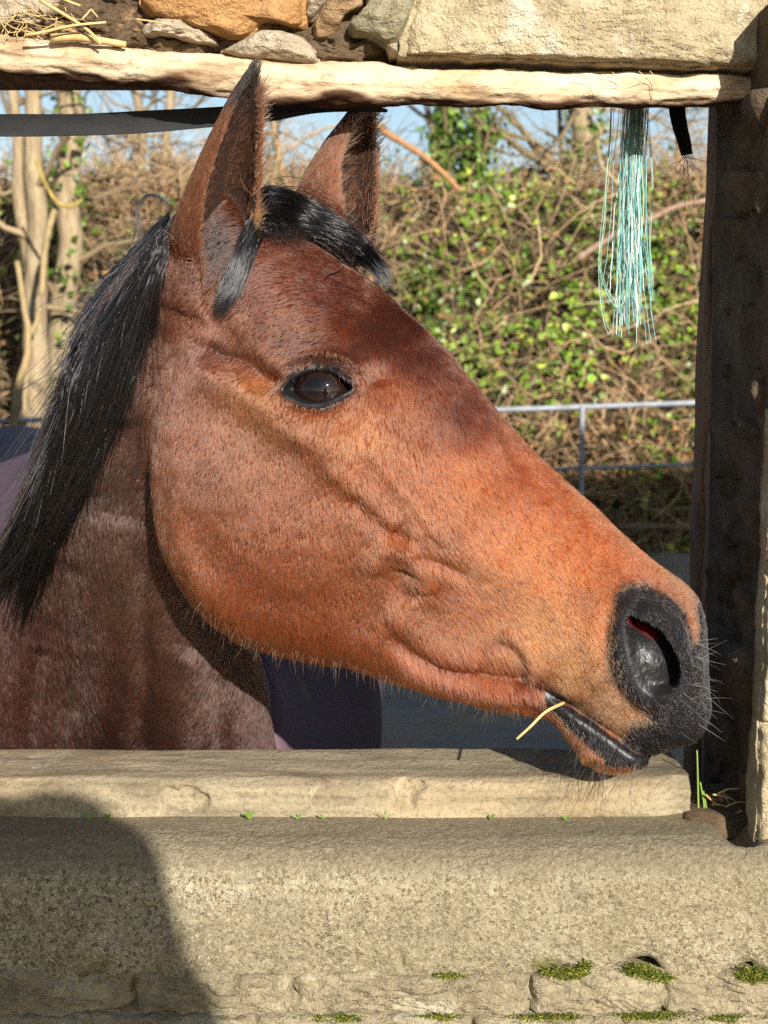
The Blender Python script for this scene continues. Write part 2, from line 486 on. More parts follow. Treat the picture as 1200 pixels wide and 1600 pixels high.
def branch(name, label, pts, Y, r0, r1, cat='branch', col=(186, 160, 112)):
    P = np.array([at(p[0], p[1], Y + (p[2] if len(p) > 2 else 0)) for p in pts])
    n = 30; P = dens(P, n)
    rr = np.linspace(r0, r1, n) * Y / FPX
    V, F = tube(P, rr, 8)
    V[:-2] += norm(V[:-2] - np.repeat(P, 8, 0)) * (vnoise(V[:-2], 25, 3) * .25 * np.repeat(rr, 8))[:, None]
    m = NT('dead_wood'); nn = m.noise(30, 5, .6, m.coords('Object', (1, 1, .3)))
    c = np.array(col, float)
    m.l(m.ramp(nn, [(.3, srgb(*(c * .72))), (.7, srgb(*c))]), m.b.inputs['Base Color']); m.set(Roughness=.85); m.bump(nn, .6, .01)
    return tag(new_obj(name, V, F, m.m), label, cat, 'dead branches caught in the hedge')
branch('dead_branch', 'pale forked dead branch standing before the slim pale trunk', [(27, 408), (36, 470), (44, 520), (42, 560), (30, 600), (22, 660), (14, 730)], 11.6, 4.5, 7)
branch('dead_branch', 'short pale dead twig forking off the forked branch', [(62, 480), (56, 505), (46, 525)], 11.6, 3, 4)
branch('dead_branch', 'straight pale dead branch between the two left trunks', [(90, 316), (78, 352), (70, 392), (65, 462)], 11.7, 5, 5)
branch('dead_branch', 'yellow bent branch arching across the two left trunks', [(56, 250), (72, 290), (90, 316), (112, 322), (128, 312)], 11.6, 3, 2.5, col=(196, 170, 84))
branch('dead_branch', 'orange-brown bough sloping down into the hedge beside the far ear', [(575, 190), (610, 212), (650, 236), (690, 268), (720, 300)], 14.4, 6, 4, col=(190, 138, 92))
branch('dead_branch', 'pale thin bough rising behind the far ear', [(440, 240), (480, 214), (520, 198), (560, 200)], 15.0, 3.5, 2.5, col=(190, 168, 140))
branch('dead_branch', 'pinkish bare bough lying across the ivy below the cut strap', [(900, 405), (960, 368), (1010, 345), (1060, 322), (1120, 312)], 13.4, 5, 4, col=(176, 142, 118))
branch('dead_branch', 'grey log lying along the foot of the bank', [(965, 824), (1020, 822), (1080, 826), (1140, 822)], 13.0, 6, 5, col=(130, 112, 88))

# ---- metal rail fence
mm = NT('galvanised_steel')
nn = mm.noise(8, 4, .6, mm.coords('Object'))
mm.l(mm.ramp(nn, [(.35, srgb(126, 130, 136)), (.65, srgb(156, 160, 165))]), mm.b.inputs['Base Color'])
mm.set(Metallic=.0, Roughness=.5)
fence = empty('rail_fence', at(560, 640, 11) * [1, 1, 0])
off = np.array(fence.location)
FL, FR_ = (-300, 12.5), (1400, 12.0)
def rail(pts):
    P = dens(np.array([at(*p) for p in pts]), 32) - off
    return P
top = rail([(-1700, 730, 11.3), (-420, 676, 11.9), (0, 658, 12.1), (420, 648, 12.3), (785, 640, 12.5), (1095, 629, 12.7), (1600, 612, 12.9)])
low = rail([(-1700, 850, 11.3), (-420, 782, 11.9), (0, 760, 12.1), (420, 748, 12.3), (880, 733, 12.55), (1095, 725, 12.7), (1600, 704, 12.9)])
new_obj('rail', *tube(top, .022, 10), mm.m, fence)
new_obj('rail', *tube(low, .016, 10), mm.m, fence)
for x in (-1270, -730, -190, 350, 910, 1450):
    Y_ = 12.1 + x * .0005
    p = at(x, 648 - x * .013, Y_) - off
    new_obj('post', *tube(np.array([p + [0, 0, .01], p * [1, 1, 0] + [0, 0, .5], p * [1, 1, 0] - [0, 0, .1]]), .02, 10), mm.m, fence)
tag(fence, 'grey metal rail fence running before the ivy bank', 'fence')

# ================================================================== the wall with its opening
def rock_mat(name, c0, c1, c2, scale=14, lichen=None, bumpd=.012, moss=None, spot=None):
    m = NT(name); co = m.coords('Object')
    n1 = m.noise(scale, 6, .62, co); n2 = m.noise(scale * 6, 5, .7, co); n3 = m.noise(scale * 22, 3, .6, co)
    c = m.ramp(n1, [(.28, srgb(*c0)), (.5, srgb(*c1)), (.72, srgb(*c2))])
    c = m.mix(m.ramp(n2, [(.42, (0, 0, 0)), (.8, (.5,) * 3)]), c, srgb(*(np.array(c0) * .7)))
    c = m.mix(m.ramp(n3, [(.55, (0, 0, 0)), (.72, (.5,) * 3)]), c, srgb(*np.minimum(np.array(c2) * 1.12, 250)))
    if lichen is not None:
        nl = m.noise(scale * .8, 5, .7, co, .6)
        c = m.mix(m.ramp(nl, [(.58, (0, 0, 0)), (.66, (.75,) * 3)]), c, srgb(*lichen))
    if moss is not None:
        nl = m.noise(scale * .6, 5, .65, co, .4)
        c = m.mix(m.ramp(nl, [(.54, (0, 0, 0)), (.62, (.9,) * 3)]), c, srgb(*moss))
    m.l(c, m.b.inputs['Base Color']); m.set(Roughness=.88, Specular_IOR_Level=.25)
    m.bump(m.math('ADD', m.math('MULTIPLY', n2, .7), m.math('MULTIPLY', n3, .35)), .9, bumpd)
    return m.m
M_SAND = rock_mat('sandstone', (152, 136, 106), (186, 168, 132), (206, 190, 156), 16, lichen=(206, 198, 176))
M_ORANGE = rock_mat('orange_sandstone', (158, 112, 66), (190, 142, 90), (206, 166, 116), 18)
M_GREYST = rock_mat('grey_stone', (164, 146, 122), (196, 178, 150), (214, 198, 170), 22)
M_GREEN = rock_mat('lichened_stone', (120, 112, 86), (150, 140, 108), (172, 162, 130), 20, lichen=(186, 184, 160))
M_BROWN = rock_mat('brown_stone', (130, 102, 72), (170, 138, 100), (192, 160, 120), 26)
M_JAMB = rock_mat('shade_dark_stone', (72, 60, 48), (104, 88, 70), (134, 116, 94), 22)  # stone colour darkened to carry the shade of the reveal
M_MORTAR = rock_mat('earth_mortar', (104, 84, 62), (138, 114, 86), (160, 136, 106), 40, bumpd=.02)

wall = empty('stone_wall', (0, 1.5, 0))
tag(wall, 'old rubble stone wall framing the opening the horse looks through', 'wall')
WO = np.array(wall.location)

def slab(poly, Yf, mat, seed, depth=.16, bulge=.012, rough=.006, parent=wall, name='stone', nr=26, na=84, tilt=(0, 0), off=None, fine=.0018):
    """stone with the outline it shows on the wall face: rounded edges, uneven face, real thickness"""
    off = WO if off is None else off
    poly = np.array(poly, float)
    c = poly.mean(0)
    # resample the outline evenly
    q = np.concatenate([poly, poly[:1]]); sl = np.hypot(*np.diff(q, axis=0).T); cu = np.concatenate([[0], np.cumsum(sl)])
    u = np.linspace(0, cu[-1], na, endpoint=False)
    b = np.stack([np.interp(u, cu, q[:, 0]), np.interp(u, cu, q[:, 1])], -1)
    b = (b + np.roll(b, 1, 0) + np.roll(b, -1, 0)) / 3
    wob = 1 + .035 * vnoise(np.concatenate([b / 12, np.full((na, 1), seed * 3.3)], -1), 1, seed)
    r = np.concatenate([np.linspace(1, .88, nr // 3, endpoint=False), np.linspace(.88, .04, nr - nr // 3)]) * 1.05
    rows = []
    W = np.ptp(poly, 0).min() / FPX * Yf * .5
    for rr_ in r:
        p = c + (b - c) * rr_ * wob[:, None]
        e = np.clip((1 - rr_) / .12, 0, 1)
        y = Yf + min(W, .010) * (1 - np.sqrt(np.clip(1 - (1 - e) ** 2, 0, 1))) - bulge * (1 - rr_ ** 2)
        P = np.array([at(p[k, 0], p[k, 1], Yf) for k in range(na)])
        P[:, 1] += y - Yf + (p[:, 0] - c[0]) * tilt[0] / 1000 + (p[:, 1] - c[1]) * tilt[1] / 1000
        rows.append(P)
    back = [rows[0] + [0, d, 0] for d in (depth, depth * .6, depth * .25)]
    rings = np.array(back + rows)
    V, F = loft(rings)
    nn_ = vfbm(V, 24, 4, seed) * rough + vfbm(V * [1, 1, 2.2], 120, 3, seed + 2) * fine
    V[:, 1] += nn_ - .25 * rough
    V[:, 2] += vnoise(V, 40, seed + 7) * rough * .4; V[:, 0] += vnoise(V, 40, seed + 8) * rough * .4
    return new_obj(name, V - off, F, mat, parent)

YW = 1.450
slab([(626, 84), (640, 52), (652, 10), (662, -70), (930, -80), (1290, -70), (1290, 104), (1200, 101), (1080, 99), (960, 95), (850, 90), (740, 85)], YW - .012, M_SAND, 2, depth=.22, bulge=.006, rough=.005, nr=46, na=200)
slab([(214, -60), (224, 8), (236, 22), (260, 29), (296, 31), (322, 45), (362, 57), (390, 50), (406, 35), (426, 31), (456, 39), (474, 38), (472, -60)], YW, M_ORANGE, 3, nr=34, na=110, rough=.009)
slab([(342, 80), (360, 70), (408, 45), (440, 46), (474, 56), (494, 78), (500, 99), (440, 95), (374, 88)], YW + .004, M_GREYST, 4, rough=.005)
slab([(219, 46), (252, 33), (288, 35), (334, 57), (342, 72), (310, 74), (280, 66), (222, 62)], YW + .012, M_GREYST, 5, rough=.011, fine=.004)
slab([(474, -60), (478, 30), (488, 30), (511, 4), (508, -60)], YW + .01, M_GREYST, 6)
slab([(490, 60), (489, 40), (514, 2), (520, -50), (574, -50), (568, 6), (542, 24), (528, 46), (506, 60)], YW + .006, M_BROWN, 7, rough=.01)
slab([(544, 38), (572, 2), (580, -60), (658, -60), (652, 8), (638, 34), (624, 60), (604, 68), (580, 56), (552, 50)], YW - .006, M_GREEN, 8, rough=.008)
slab([(497, 68), (540, 58), (584, 76), (600, 86), (560, 96), (510, 98)], YW + .05, M_BROWN, 9, rough=.01)
slab([(604, 70), (626, 62), (625, 83), (612, 86)], YW + .004, M_GREYST, 10)
slab([(166, 36), (206, 12), (226, 36), (214, 62), (192, 60), (170, 48)], YW + .012, M_BROWN, 11, rough=.010, fine=.004)
slab([(-60, -60), (-60, 46), (10, 46), (60, 40), (96, 20), (104, -60)], YW + .02, M_GREYST, 12, rough=.012, fine=.004)
slab([(52, 44), (100, 28), (130, 46), (168, 48), (166, 66), (100, 60), (50, 54)], YW + .022, M_BROWN, 13, rough=.010, fine=.004)
slab([(104, -60), (110, 8), (150, 4), (212, 0), (212, -60)], YW + .075, M_BROWN, 14, rough=.012)

def box(name, a, b, mat, parent, off, smooth=False):
    a, b = np.array(a, float) - off, np.array(b, float) - off
    V = [(x, y, z) for x in (a[0], b[0]) for y in (a[1], b[1]) for z in (a[2], b[2])]
    return new_obj(name, V, [(0, 1, 3, 2), (4, 6, 7, 5), (0, 4, 5, 1), (2, 3, 7, 6), (0, 2, 6, 4), (1, 5, 7, 3)], mat, parent, smooth)
# wall mass above, beside and below the opening (mortared rubble out of the picture)
box('masonry', (-9, 1.54, 1.872), (9, 1.78, 5.4), M_MORTAR, wall, WO)
box('masonry', (.40, 1.44, 0), (9, 1.78, 1.868), M_MORTAR, wall, WO)
box('masonry', (-9, 1.44, 0), (-.80, 1.78, 1.868), M_MORTAR, wall, WO)
box('masonry', (-.80, 1.34, 0), (.40, 1.50, 1.05), M_MORTAR, wall, WO)
box('masonry', (-9, YW + .05, 1.93), (9, 1.54, 5.4), M_MORTAR, wall, WO)

slab([(-120, -90), (250, -90), (662, -90), (640, 80), (500, 97), (330, 86), (150, 72), (0, 58), (-120, 46)], YW + .020, M_MORTAR, 77, depth=.06, bulge=.0, rough=.016, nr=60, na=240, name='mortar', fine=.006)
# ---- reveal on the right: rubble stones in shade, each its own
def rubble(c, s, mat, seed, parent=wall, name='stone', off=None, n=14, power=.55, rough=.22):
    off = WO if off is None else off
    a = np.linspace(.04, math.pi - .04, n); b = np.linspace(0, 2 * math.pi, n * 2, endpoint=False)
    d = np.stack([np.sin(a)[:, None] * np.cos(b), np.sin(a)[:, None] * np.sin(b), np.cos(a)[:, None] * np.ones(len(b))], -1)
    d = np.sign(d) * np.abs(d) ** power
    d = d / np.maximum(np.abs(d).max(-1, keepdims=True), .75)
    R = np.array(c) + d * np.array(s)
    V, F = loft(R)
    V = V + (V - np.array(c)) * (rough * vfbm(V, 26, 3, seed))[:, None]
    return new_obj(name, V - off, F, mat, parent)
def jamb_x(Y): return .326 + (Y - 1.33) * .10
k = 0
for py, h, cuts in ((215, 100, (.45,)), (305, 76, (.3, .7)), (380, 70, (.5,)), (455, 84, (.35,)), (545, 92, (.6,)), (632, 78, (.3, .65)), (712, 80, (.5,)), (795, 84, (.35, .7)), (880, 84, (.5,)), (965, 88, (.4,)), (1055, 92, (.6,)), (1145, 86, (.3, .7)), (1228, 80, (.5,))):
    e = [0, *cuts, 1]
    for j in range(len(e) - 1):
        y0 = 1.40 + .19 * e[j]; y1 = 1.40 + .19 * e[j + 1]; Y_ = (y0 + y1) / 2
        z = at(1150, py, Y_)[2]; hh = h * .5 / FPX * Y_
        k += 1
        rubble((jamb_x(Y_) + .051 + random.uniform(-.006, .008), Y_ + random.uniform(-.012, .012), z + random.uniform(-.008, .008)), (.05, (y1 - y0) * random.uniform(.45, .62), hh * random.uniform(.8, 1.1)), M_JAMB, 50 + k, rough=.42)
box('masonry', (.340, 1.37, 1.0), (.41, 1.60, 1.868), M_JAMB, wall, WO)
# lit quoins at the outer corner
for i, (a_, b_) in enumerate(((650, 905), (908, 1130), (1133, 1345))):
    e = {0: [(1216, 650), (1209, 760), (1202, 905)], 1: [(1203, 908), (1198, 1000), (1193, 1130)], 2: [(1192, 1133), (1188, 1230), (1184, 1322)]}[i]
    slab(e + [(1330, b_ - 4), (1330, a_ + 4)], 1.318, M_SAND, 31 + i, depth=.03, bulge=.002, rough=.004, nr=26, na=120)
slab([(1232, 120), (1228, 400), (1224, 646), (1330, 646), (1330, 120)], 1.34, M_SAND, 36, depth=.04, bulge=.003, nr=20, na=90)

# ---- timber posts at the back of the reveal
tm = NT('old_timber')
co = tm.coords('Object', (6, 6, .8)); nn = tm.noise(9, 6, .7, co, .5); n2 = tm.noise(60, 3, .6, co)
tm.l(tm.ramp(nn, [(.3, srgb(80, 58, 42)), (.5, srgb(142, 110, 80)), (.72, srgb(176, 146, 112))]), tm.b.inputs['Base Color'])
tm.set(Roughness=.85); tm.bump(tm.math('ADD', nn, n2), .8, .006)
def post(name, label, left, wpx, Y0, dep, mat, seed, rough=.004):
    L_ = np.array([at(x, y, Y0) for x, y in left])
    n = 60; L_ = dens(L_, n); w = wpx / FPX * Y0
    prof = []
    m = 48
    a = np.linspace(0, 2 * math.pi, m, endpoint=False)
    sq = np.stack([np.sign(np.cos(a)) * np.abs(np.cos(a)) ** .35, np.sign(np.sin(a)) * np.abs(np.sin(a)) ** .35], -1) * .5
    R = L_[:, None] + np.array([1, 0, 0]) * ((sq[None, :, :1] + .5) * w) + np.array([0, 1, 0]) * ((sq[None, :, 1:] + .5) * dep)
    V, F = loft(R)
    V[:, 0] += vfbm(V * [1, 1, .35], 18, 4, seed) * rough; V[:, 1] += vfbm(V * [1, 1, .35], 18, 4, seed + 4) * rough
    o = new_obj(name, V - L_[-1], F, mat); o.location = L_[-1]
    return tag(o, label, 'post')
post('timber_post', 'dark leaning plank closing the back edge of the reveal', [(1123, 120), (1113, 330), (1105, 500), (1095, 700), (1087, 870), (1082, 1190), (1080, 1300)], 60, 1.685, .05, tm.m, 3, .0025)
post('timber_post', 'weathered brown post with peeling surface against the rubble reveal', [(1139, 120), (1133, 300), (1128, 480), (1122, 700), (1118, 860), (1114, 1190), (1112, 1300)], 46, 1.60, .07, tm.m, 6, .006)

# ---- pole lintel
bm_ = NT('peeled_pole')
co = bm_.coords('Object', (.35, 1, 1)); n1 = bm_.noise(34, 6, .65, co, .3); n2 = bm_.noise(150, 4, .65, bm_.coords('Object', (.5, 1, 1)))
n3 = bm_.noise(12, 4, .6, bm_.coords('Object'))
c = bm_.ramp(n1, [(.30, srgb(120, 88, 58)), (.46, srgb(198, 172, 138)), (.7, srgb(224, 204, 172))])
c = bm_.mix(bm_.ramp(n3, [(.56, (0, 0, 0)), (.66, (.5,) * 3)]), c, srgb(168, 130, 88))
c = bm_.mix(bm_.ramp(n2, [(.58, (0, 0, 0)), (.7, (.6,) * 3)]), c, srgb(116, 82, 54))
bark = bm_.n('ShaderNodeAttribute'); bark.attribute_name = 'bark'
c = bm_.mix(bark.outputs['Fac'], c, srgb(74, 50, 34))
bm_.l(c, bm_.b.inputs['Base Color']); bm_.set(Roughness=.85, Specular_IOR_Level=.2)
bm_.bump(bm_.math('ADD', n1, bm_.math('MULTIPLY', n2, .6)), .8, .004)
up_e = [(-260, 25), (-100, 42), (0, 53), (100, 63), (200, 73), (340, 86), (500, 99), (620, 104), (720, 108), (850, 112), (1000, 115), (1120, 117), (1196, 120)]
lo_e = [(-260, 84), (-100, 102), (0, 112), (100, 122), (200, 134), (340, 150), (500, 165), (620, 166), (720, 167), (850, 170), (1000, 169), (1120, 165), (1196, 160)]
YB = 1.468
ue, le = np.array([at(*p, YB) for p in up_e]), np.array([at(*p, YB) for p in lo_e])
n = 420; m = 56
ue, le = dens(ue, n), dens(le, n); cc = (ue + le) / 2; rr = np.linalg.norm(ue - le, axis=1) / 2
a = np.linspace(0, 2 * math.pi, m, endpoint=False)
R = cc[:, None] + rr[:, None, None] * (np.array([0, 1, 0]) * (np.cos(a) * 1.05)[None, :, None] + np.array([0, 0, 1]) * np.sin(a)[None, :, None])
V, F = loft(R)
rad_n = norm(V - np.concatenate([np.repeat(cc, m, 0), cc[:1], cc[-1:]]))
V += rad_n * (vfbm(V * [.4, 1, 1], 60, 5, 4) * .0034 + vfbm(V * [.15, 1, 1], 90, 2, 14) * .0012)[:, None]
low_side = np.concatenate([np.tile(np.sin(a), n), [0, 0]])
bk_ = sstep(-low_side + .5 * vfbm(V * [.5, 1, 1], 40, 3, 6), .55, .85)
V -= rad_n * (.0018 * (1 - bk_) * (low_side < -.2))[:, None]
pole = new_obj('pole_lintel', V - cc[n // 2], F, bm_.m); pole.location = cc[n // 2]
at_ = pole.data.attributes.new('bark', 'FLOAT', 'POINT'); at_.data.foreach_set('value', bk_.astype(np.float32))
tag(pole, 'long peeled wooden pole carrying the stones over the opening', 'beam')
# second lintel behind it
box('inner_lintel', (-1.0, 1.55, 1.846), (.60, 1.70, 1.869), tm.m, wall, WO)

# ---- sills
sm_ = NT('worn_sill_stone')
co = sm_.coords('Object', (.22, 1, 1)); n1 = sm_.noise(40, 6, .65, co, .2); n2 = sm_.noise(190, 5, .7, sm_.coords('Object')); n3 = sm_.noise(7, 4, .6, sm_.coords('Object'))
c = sm_.ramp(n1, [(.28, srgb(116, 102, 80)), (.5, srgb(158, 144, 116)), (.72, srgb(182, 166, 134))])
c = sm_.mix(sm_.ramp(n3, [(.5, (0, 0, 0)), (.7, (.5,) * 3)]), c, srgb(172, 146, 106))
c = sm_.mix(sm_.ramp(n2, [(.36, (.5,) * 3), (.52, (0, 0, 0))]), c, srgb(98, 86, 66))
n4_ = sm_.noise(11, 6, .7, sm_.coords('Object', (.5, 1, 1)), 1.2)
c = sm_.mix(sm_.ramp(n4_, [(.52, (0, 0, 0)), (.66, (.65,) * 3)]), c, srgb(104, 94, 76))
n6_ = sm_.noise(23, 5, .7, sm_.coords('Object'), .6)
c = sm_.mix(sm_.ramp(n6_, [(.62, (0, 0, 0)), (.7, (.6,) * 3)]), c, srgb(206, 192, 160))
sm_.l(c, sm_.b.inputs['Base Color']); sm_.set(Roughness=.88, Specular_IOR_Level=.25); sm_.bump(sm_.math('ADD', sm_.math('MULTIPLY', n1, .6), n2), .8, .004)
cm = NT('coarse_concrete')
co = cm.coords('Object')
vo = cm.n('ShaderNodeTexVoronoi'); vo.inputs['Scale'].default_value = 310; cm.l(co, vo.inputs['Vector'])
v2 = cm.n('ShaderNodeTexVoronoi'); v2.inputs['Scale'].default_value = 850; cm.l(co, v2.inputs['Vector'])
n1 = cm.noise(9, 5, .6, co); n2 = cm.noise(240, 4, .7, co); n4 = cm.noise(3.5, 4, .6, co)
grain = cm.mix(.5, vo.outputs['Color'], v2.outputs['Color'])
gs = cm.n('ShaderNodeRGBToBW'); cm.l(grain, gs.inputs[0])
c = cm.ramp(n1, [(.3, srgb(148, 137, 110)), (.5, srgb(174, 161, 130)), (.7, srgb(188, 176, 148))])
c = cm.mix(cm.ramp(gs.outputs[0], [(.25, (.95,) * 3), (.45, (0, 0, 0))]), c, srgb(96, 82, 58))
c = cm.mix(cm.ramp(gs.outputs[0], [(.6, (0, 0, 0)), (.8, (.9,) * 3)]), c, srgb(214, 200, 166))
c = cm.mix(cm.ramp(n4, [(.45, (0, 0, 0)), (.68, (.6,) * 3)]), c, srgb(134, 122, 92))
n5 = cm.noise(17, 5, .7, cm.coords('Object', (.6, 1, 1.6)), .8)
c = cm.mix(cm.ramp(n5, [(.55, (0, 0, 0)), (.72, (.5,) * 3)]), c, srgb(104, 94, 74))
at2 = cm.n('ShaderNodeAttribute'); at2.attribute_name = 'wear'
c = cm.mix(at2.outputs['Fac'], c, cm.mix(cm.ramp(n2, [(.35, (0,) * 3), (.65, (1,) * 3)]), srgb(112, 100, 78), srgb(150, 138, 112)))
mo_ = cm.n('ShaderNodeAttribute'); mo_.attribute_name = 'moss'
c = cm.mix(mo_.outputs['Fac'], c, cm.mix(n2, srgb(62, 70, 22), srgb(128, 120, 44)))
cm.l(c, cm.b.inputs['Base Color']); cm.set(Roughness=.92, Specular_IOR_Level=.2)
cm.bump(cm.math('ADD', gs.outputs[0], cm.math('MULTIPLY', n2, .8)), 1.0, .0055)

def profile_block(name, x0, x1, nx, prof, mat, seed, big, mid, fine, ends=True):
    """prof (k,2) of (y,z) swept along x, closed at the back and the ends"""
    prof = np.array(prof, float)
    xs_ = np.linspace(x0, x1, nx)
    V = np.zeros((nx, len(prof), 3)); V[..., 0] = xs_[:, None]; V[..., 1] = prof[None, :, 0]; V[..., 2] = prof[None, :, 1]
    return V, xs_
def resample(p, step):
    p = np.array(p, float); d = np.concatenate([[0], np.cumsum(np.hypot(*np.diff(p, axis=0).T))])
    u = np.linspace(0, d[-1], int(d[-1] / step) + 1)
    return np.stack([np.interp(u, d, p[:, 0]), np.interp(u, d, p[:, 1])], -1)

# upper sill
ZS = 1.170
xr = at(1083, 1190, 1.38)[0]
pr = resample([(1.505, 1.08), (1.505, ZS - .006), (1.498, ZS), (1.394, ZS), (1.387, ZS - .002), (1.382, ZS - .006), (1.379, ZS - .012), (1.379, ZS - .014), (1.377, ZS - .036), (1.377, ZS - .06)], .0028)
V, xs_ = profile_block('sill', -.82, xr, 460, pr, None, 0, 0, 0, 0)
Vf = V.reshape(-1, 3)
fr = sstep(-Vf[:, 1], -1.40, -1.385)
Vf[:, 1] += fr * (vfbm(Vf * [.25, 1, 1.6], 40, 5, 61) * .0034 + vfbm(Vf * [.1, 1, 3], 60, 3, 64) * .0026)
Vf[:, 2] += vfbm(Vf * [.5, 1, 1], 14, 5, 62) * .0024 * (Vf[:, 2] > ZS - .03)
chip = sstep(vfbm(Vf, 30, 3, 66), .55, .9) * fr
Vf[:, 1] += chip * .010
# right end rounded off, front corner broken
endk = sstep(Vf[:, 0], xr - .06, xr)
Vf[:, 1] += endk ** 3 * fr * .012
nx, npf = V.shape[:2]
Vs, Fs = loft(Vf.reshape(nx, npf, 3))
sill = new_obj('window_sill', Vs - [0, 1.45, ZS - .05], Fs, sm_.m); sill.location = (0, 1.45, ZS - .05)
tag(sill, 'worn greyish stone sill slab lying on the concrete ledge under the horse', 'sill')

# concrete ledge in front
ZL = 1.137
pr = resample([(1.50, 1.06), (1.50, ZL), (1.40, ZL), (1.320, ZL - .001), (1.303, ZL - .005), (1.292, ZL - .012), (1.286, ZL - .022), (1.283, ZL - .036), (1.281, ZL - .09), (1.283, ZL - .112), (1.287, ZL - .121), (1.34, ZL - .121)], .0026)
V, xs_ = profile_block('ledge', -.62, .62, 520, pr, None, 0, 0, 0, 0)
Vf = V.reshape(-1, 3).copy()
fz = sstep(-Vf[:, 1], -1.36, -1.33)
n_ = vfbm(Vf, 7, 4, 71)
Vf[:, 1] += fz * (n_ * .0030 + vfbm(Vf, 45, 3, 72) * .0016 + vfbm(Vf, 190, 3, 73) * .0011)
Vf[:, 2] += fz * (vfbm(Vf, 9, 3, 74) * .0022 + vfbm(Vf, 190, 3, 75) * .0008)
# broken lower edge: the render ends at an uneven line
low = Vf[:, 2] < ZL - .10
edge = vfbm(np.stack([Vf[:, 0], Vf[:, 0] * 0, Vf[:, 0] * 0], -1), 11, 5, 76)
Vf[:, 2] += np.clip((ZL - .06 - Vf[:, 2]) / .06, 0, 1) * (edge * .007 + vfbm(np.stack([Vf[:, 0], Vf[:, 0] * 0, Vf[:, 0] * 0], -1), 60, 3, 7) * .004 + .004 * sstep(Vf[:, 0], .0, .1))
for xk, wd, up_ in ((at(880, 1520, 1.28)[0], .018, .010), (at(1010, 1510, 1.28)[0], .022, .016), (at(1170, 1510, 1.28)[0], .018, .018), (at(745, 1510, 1.28)[0], .008, .008)):
    Vf[:, 2] += np.clip((ZL - .07 - Vf[:, 2]) / .05, 0, 1) * up_ * np.exp(-((Vf[:, 0] - xk) / wd) ** 2)
# cracks and pits
cr = np.abs(vfbm(Vf * [1, 1, 1], 9, 4, 77)); pit = sstep(vfbm(Vf, 70, 2, 78), .85, 1.1)
Vf[:, 1] += fz * pit * .004
Vf[:, 1] += fz * .0025 * np.exp(-(cr / .012) ** 2) * (vnoise(Vf, 5, 79) > .2)
# notch at the right, beside the reveal
kx = at(1150, 1300, 1.33)[0]
Vf[:, 2] -= .02 * np.exp(-((Vf[:, 0] - kx - .004) / .014) ** 2) * sstep(Vf[:, 1], 1.30, 1.33)
Vs, Fs = loft(Vf.reshape(V.shape))
wear = np.concatenate([np.clip(sstep(Vf[:, 2], ZL - .03, ZL - .012) * .75 + .3 * sstep(vfbm(Vf, 6, 4, 80), .3, .8), 0, 1), [0, 0]])
mossv = np.concatenate([sstep(vfbm(Vf, 20, 4, 81), .5, .8) * sstep(-Vf[:, 2], -(ZL - .085), -(ZL - .11)) * .9, [0, 0]])
ledge = new_obj('concrete_ledge', Vs - [0, 1.4, ZL - .12], Fs, cm.m); ledge.location = (0, 1.4, ZL - .12)
for nm, arr in (('wear', wear), ('moss', mossv)):
    t_ = ledge.data.attributes.new(nm, 'FLOAT', 'POINT'); t_.data.foreach_set('value', arr.astype(np.float32))
tag(ledge, 'broad coarse concrete ledge with rounded lip below the sill slab', 'ledge')

# mossy course of flat stones under the ledge
M_SLATE = rock_mat('flat_stone', (128, 116, 92), (160, 146, 116), (186, 172, 140), 18, lichen=(196, 188, 160))
x = -120
i = 0
for w in (330, 250, 370, 210, 300, 260):
    slab([(x + 1, 1522), (x + w * .3, 1516 + random.uniform(-4, 6)), (x + w * .7, 1520 + random.uniform(-6, 6)), (x + w - 1, 1521), (x + w - 1, 1580 + random.uniform(-5, 5)), (x + w * .6, 1588 + random.uniform(-4, 4)), (x + w * .3, 1584), (x + 1, 1582)], 1.284, M_SLATE, 90 + i, depth=.1, bulge=.002, rough=.006, nr=26, na=140, fine=.004)
    x += w; i += 1
x = -170
for w in (300, 270, 340, 230, 320, 280):
    slab([(x + 1, 1588), (x + w * .4, 1585), (x + w - 1, 1588), (x + w - 1, 1690), (x + 1, 1690)], 1.282, M_SLATE, 110 + i, depth=.1, bulge=.002, rough=.006, nr=22, na=110, fine=.004)
    x += w; i += 1
box('masonry', (-.80, 1.296, 0), (.385, 1.34, .99), M_MORTAR, wall, WO)
# ================================================================== the horse
YAW = math.radians(18)
HF = np.array([math.cos(YAW), -math.sin(YAW), 0.0])      # forward along the nose (towards the camera a little)
HL = np.array([math.sin(YAW), math.cos(YAW), 0.0])       # lateral, away from the camera
HZ = np.array([0.0, 0.0, 1.0])
HO = at(760, 800, 1.40)

def sag(px, py):
    """pixel -> point on the horse's sagittal plane"""
    d = ray(px, py)
    t = ((HO - CAM) @ HL) / (d @ HL)
    return CAM + d * t[..., None]

def to_loc(P):
    d = P - HO
    return np.stack([d @ HF, d @ HL, d @ HZ], -1)

def mirror(P):
    return P - 2 * ((P - HO) @ HL)[:, None] * HL

def ring_loft(Tpx, Bpx, W, fr, ns, nr):
    T = sag(*np.array(Tpx, float).T); B = sag(*np.array(Bpx, float).T)
    W = np.array(W, float) / 100
    ts = np.linspace(0, len(T) - 1, ns)
    T = crom(T, ts); B = crom(B, ts); W = np.maximum(crom(W, ts), 0)
    rings = []
    k = len(fr)
    for i in range(ns):
        half = np.stack([fr, W[i]], -1)
        L = np.linalg.norm(B[i] - T[i])
        pts = np.concatenate([half, half[-2:0:-1] * [1, -1]])
        c = crom(pts, np.arange(nr) / nr * len(pts), closed=True)
        rings.append(T[i] + c[:, :1] * (B[i] - T[i]) + c[:, 1:] * HL)
    return np.array(rings)

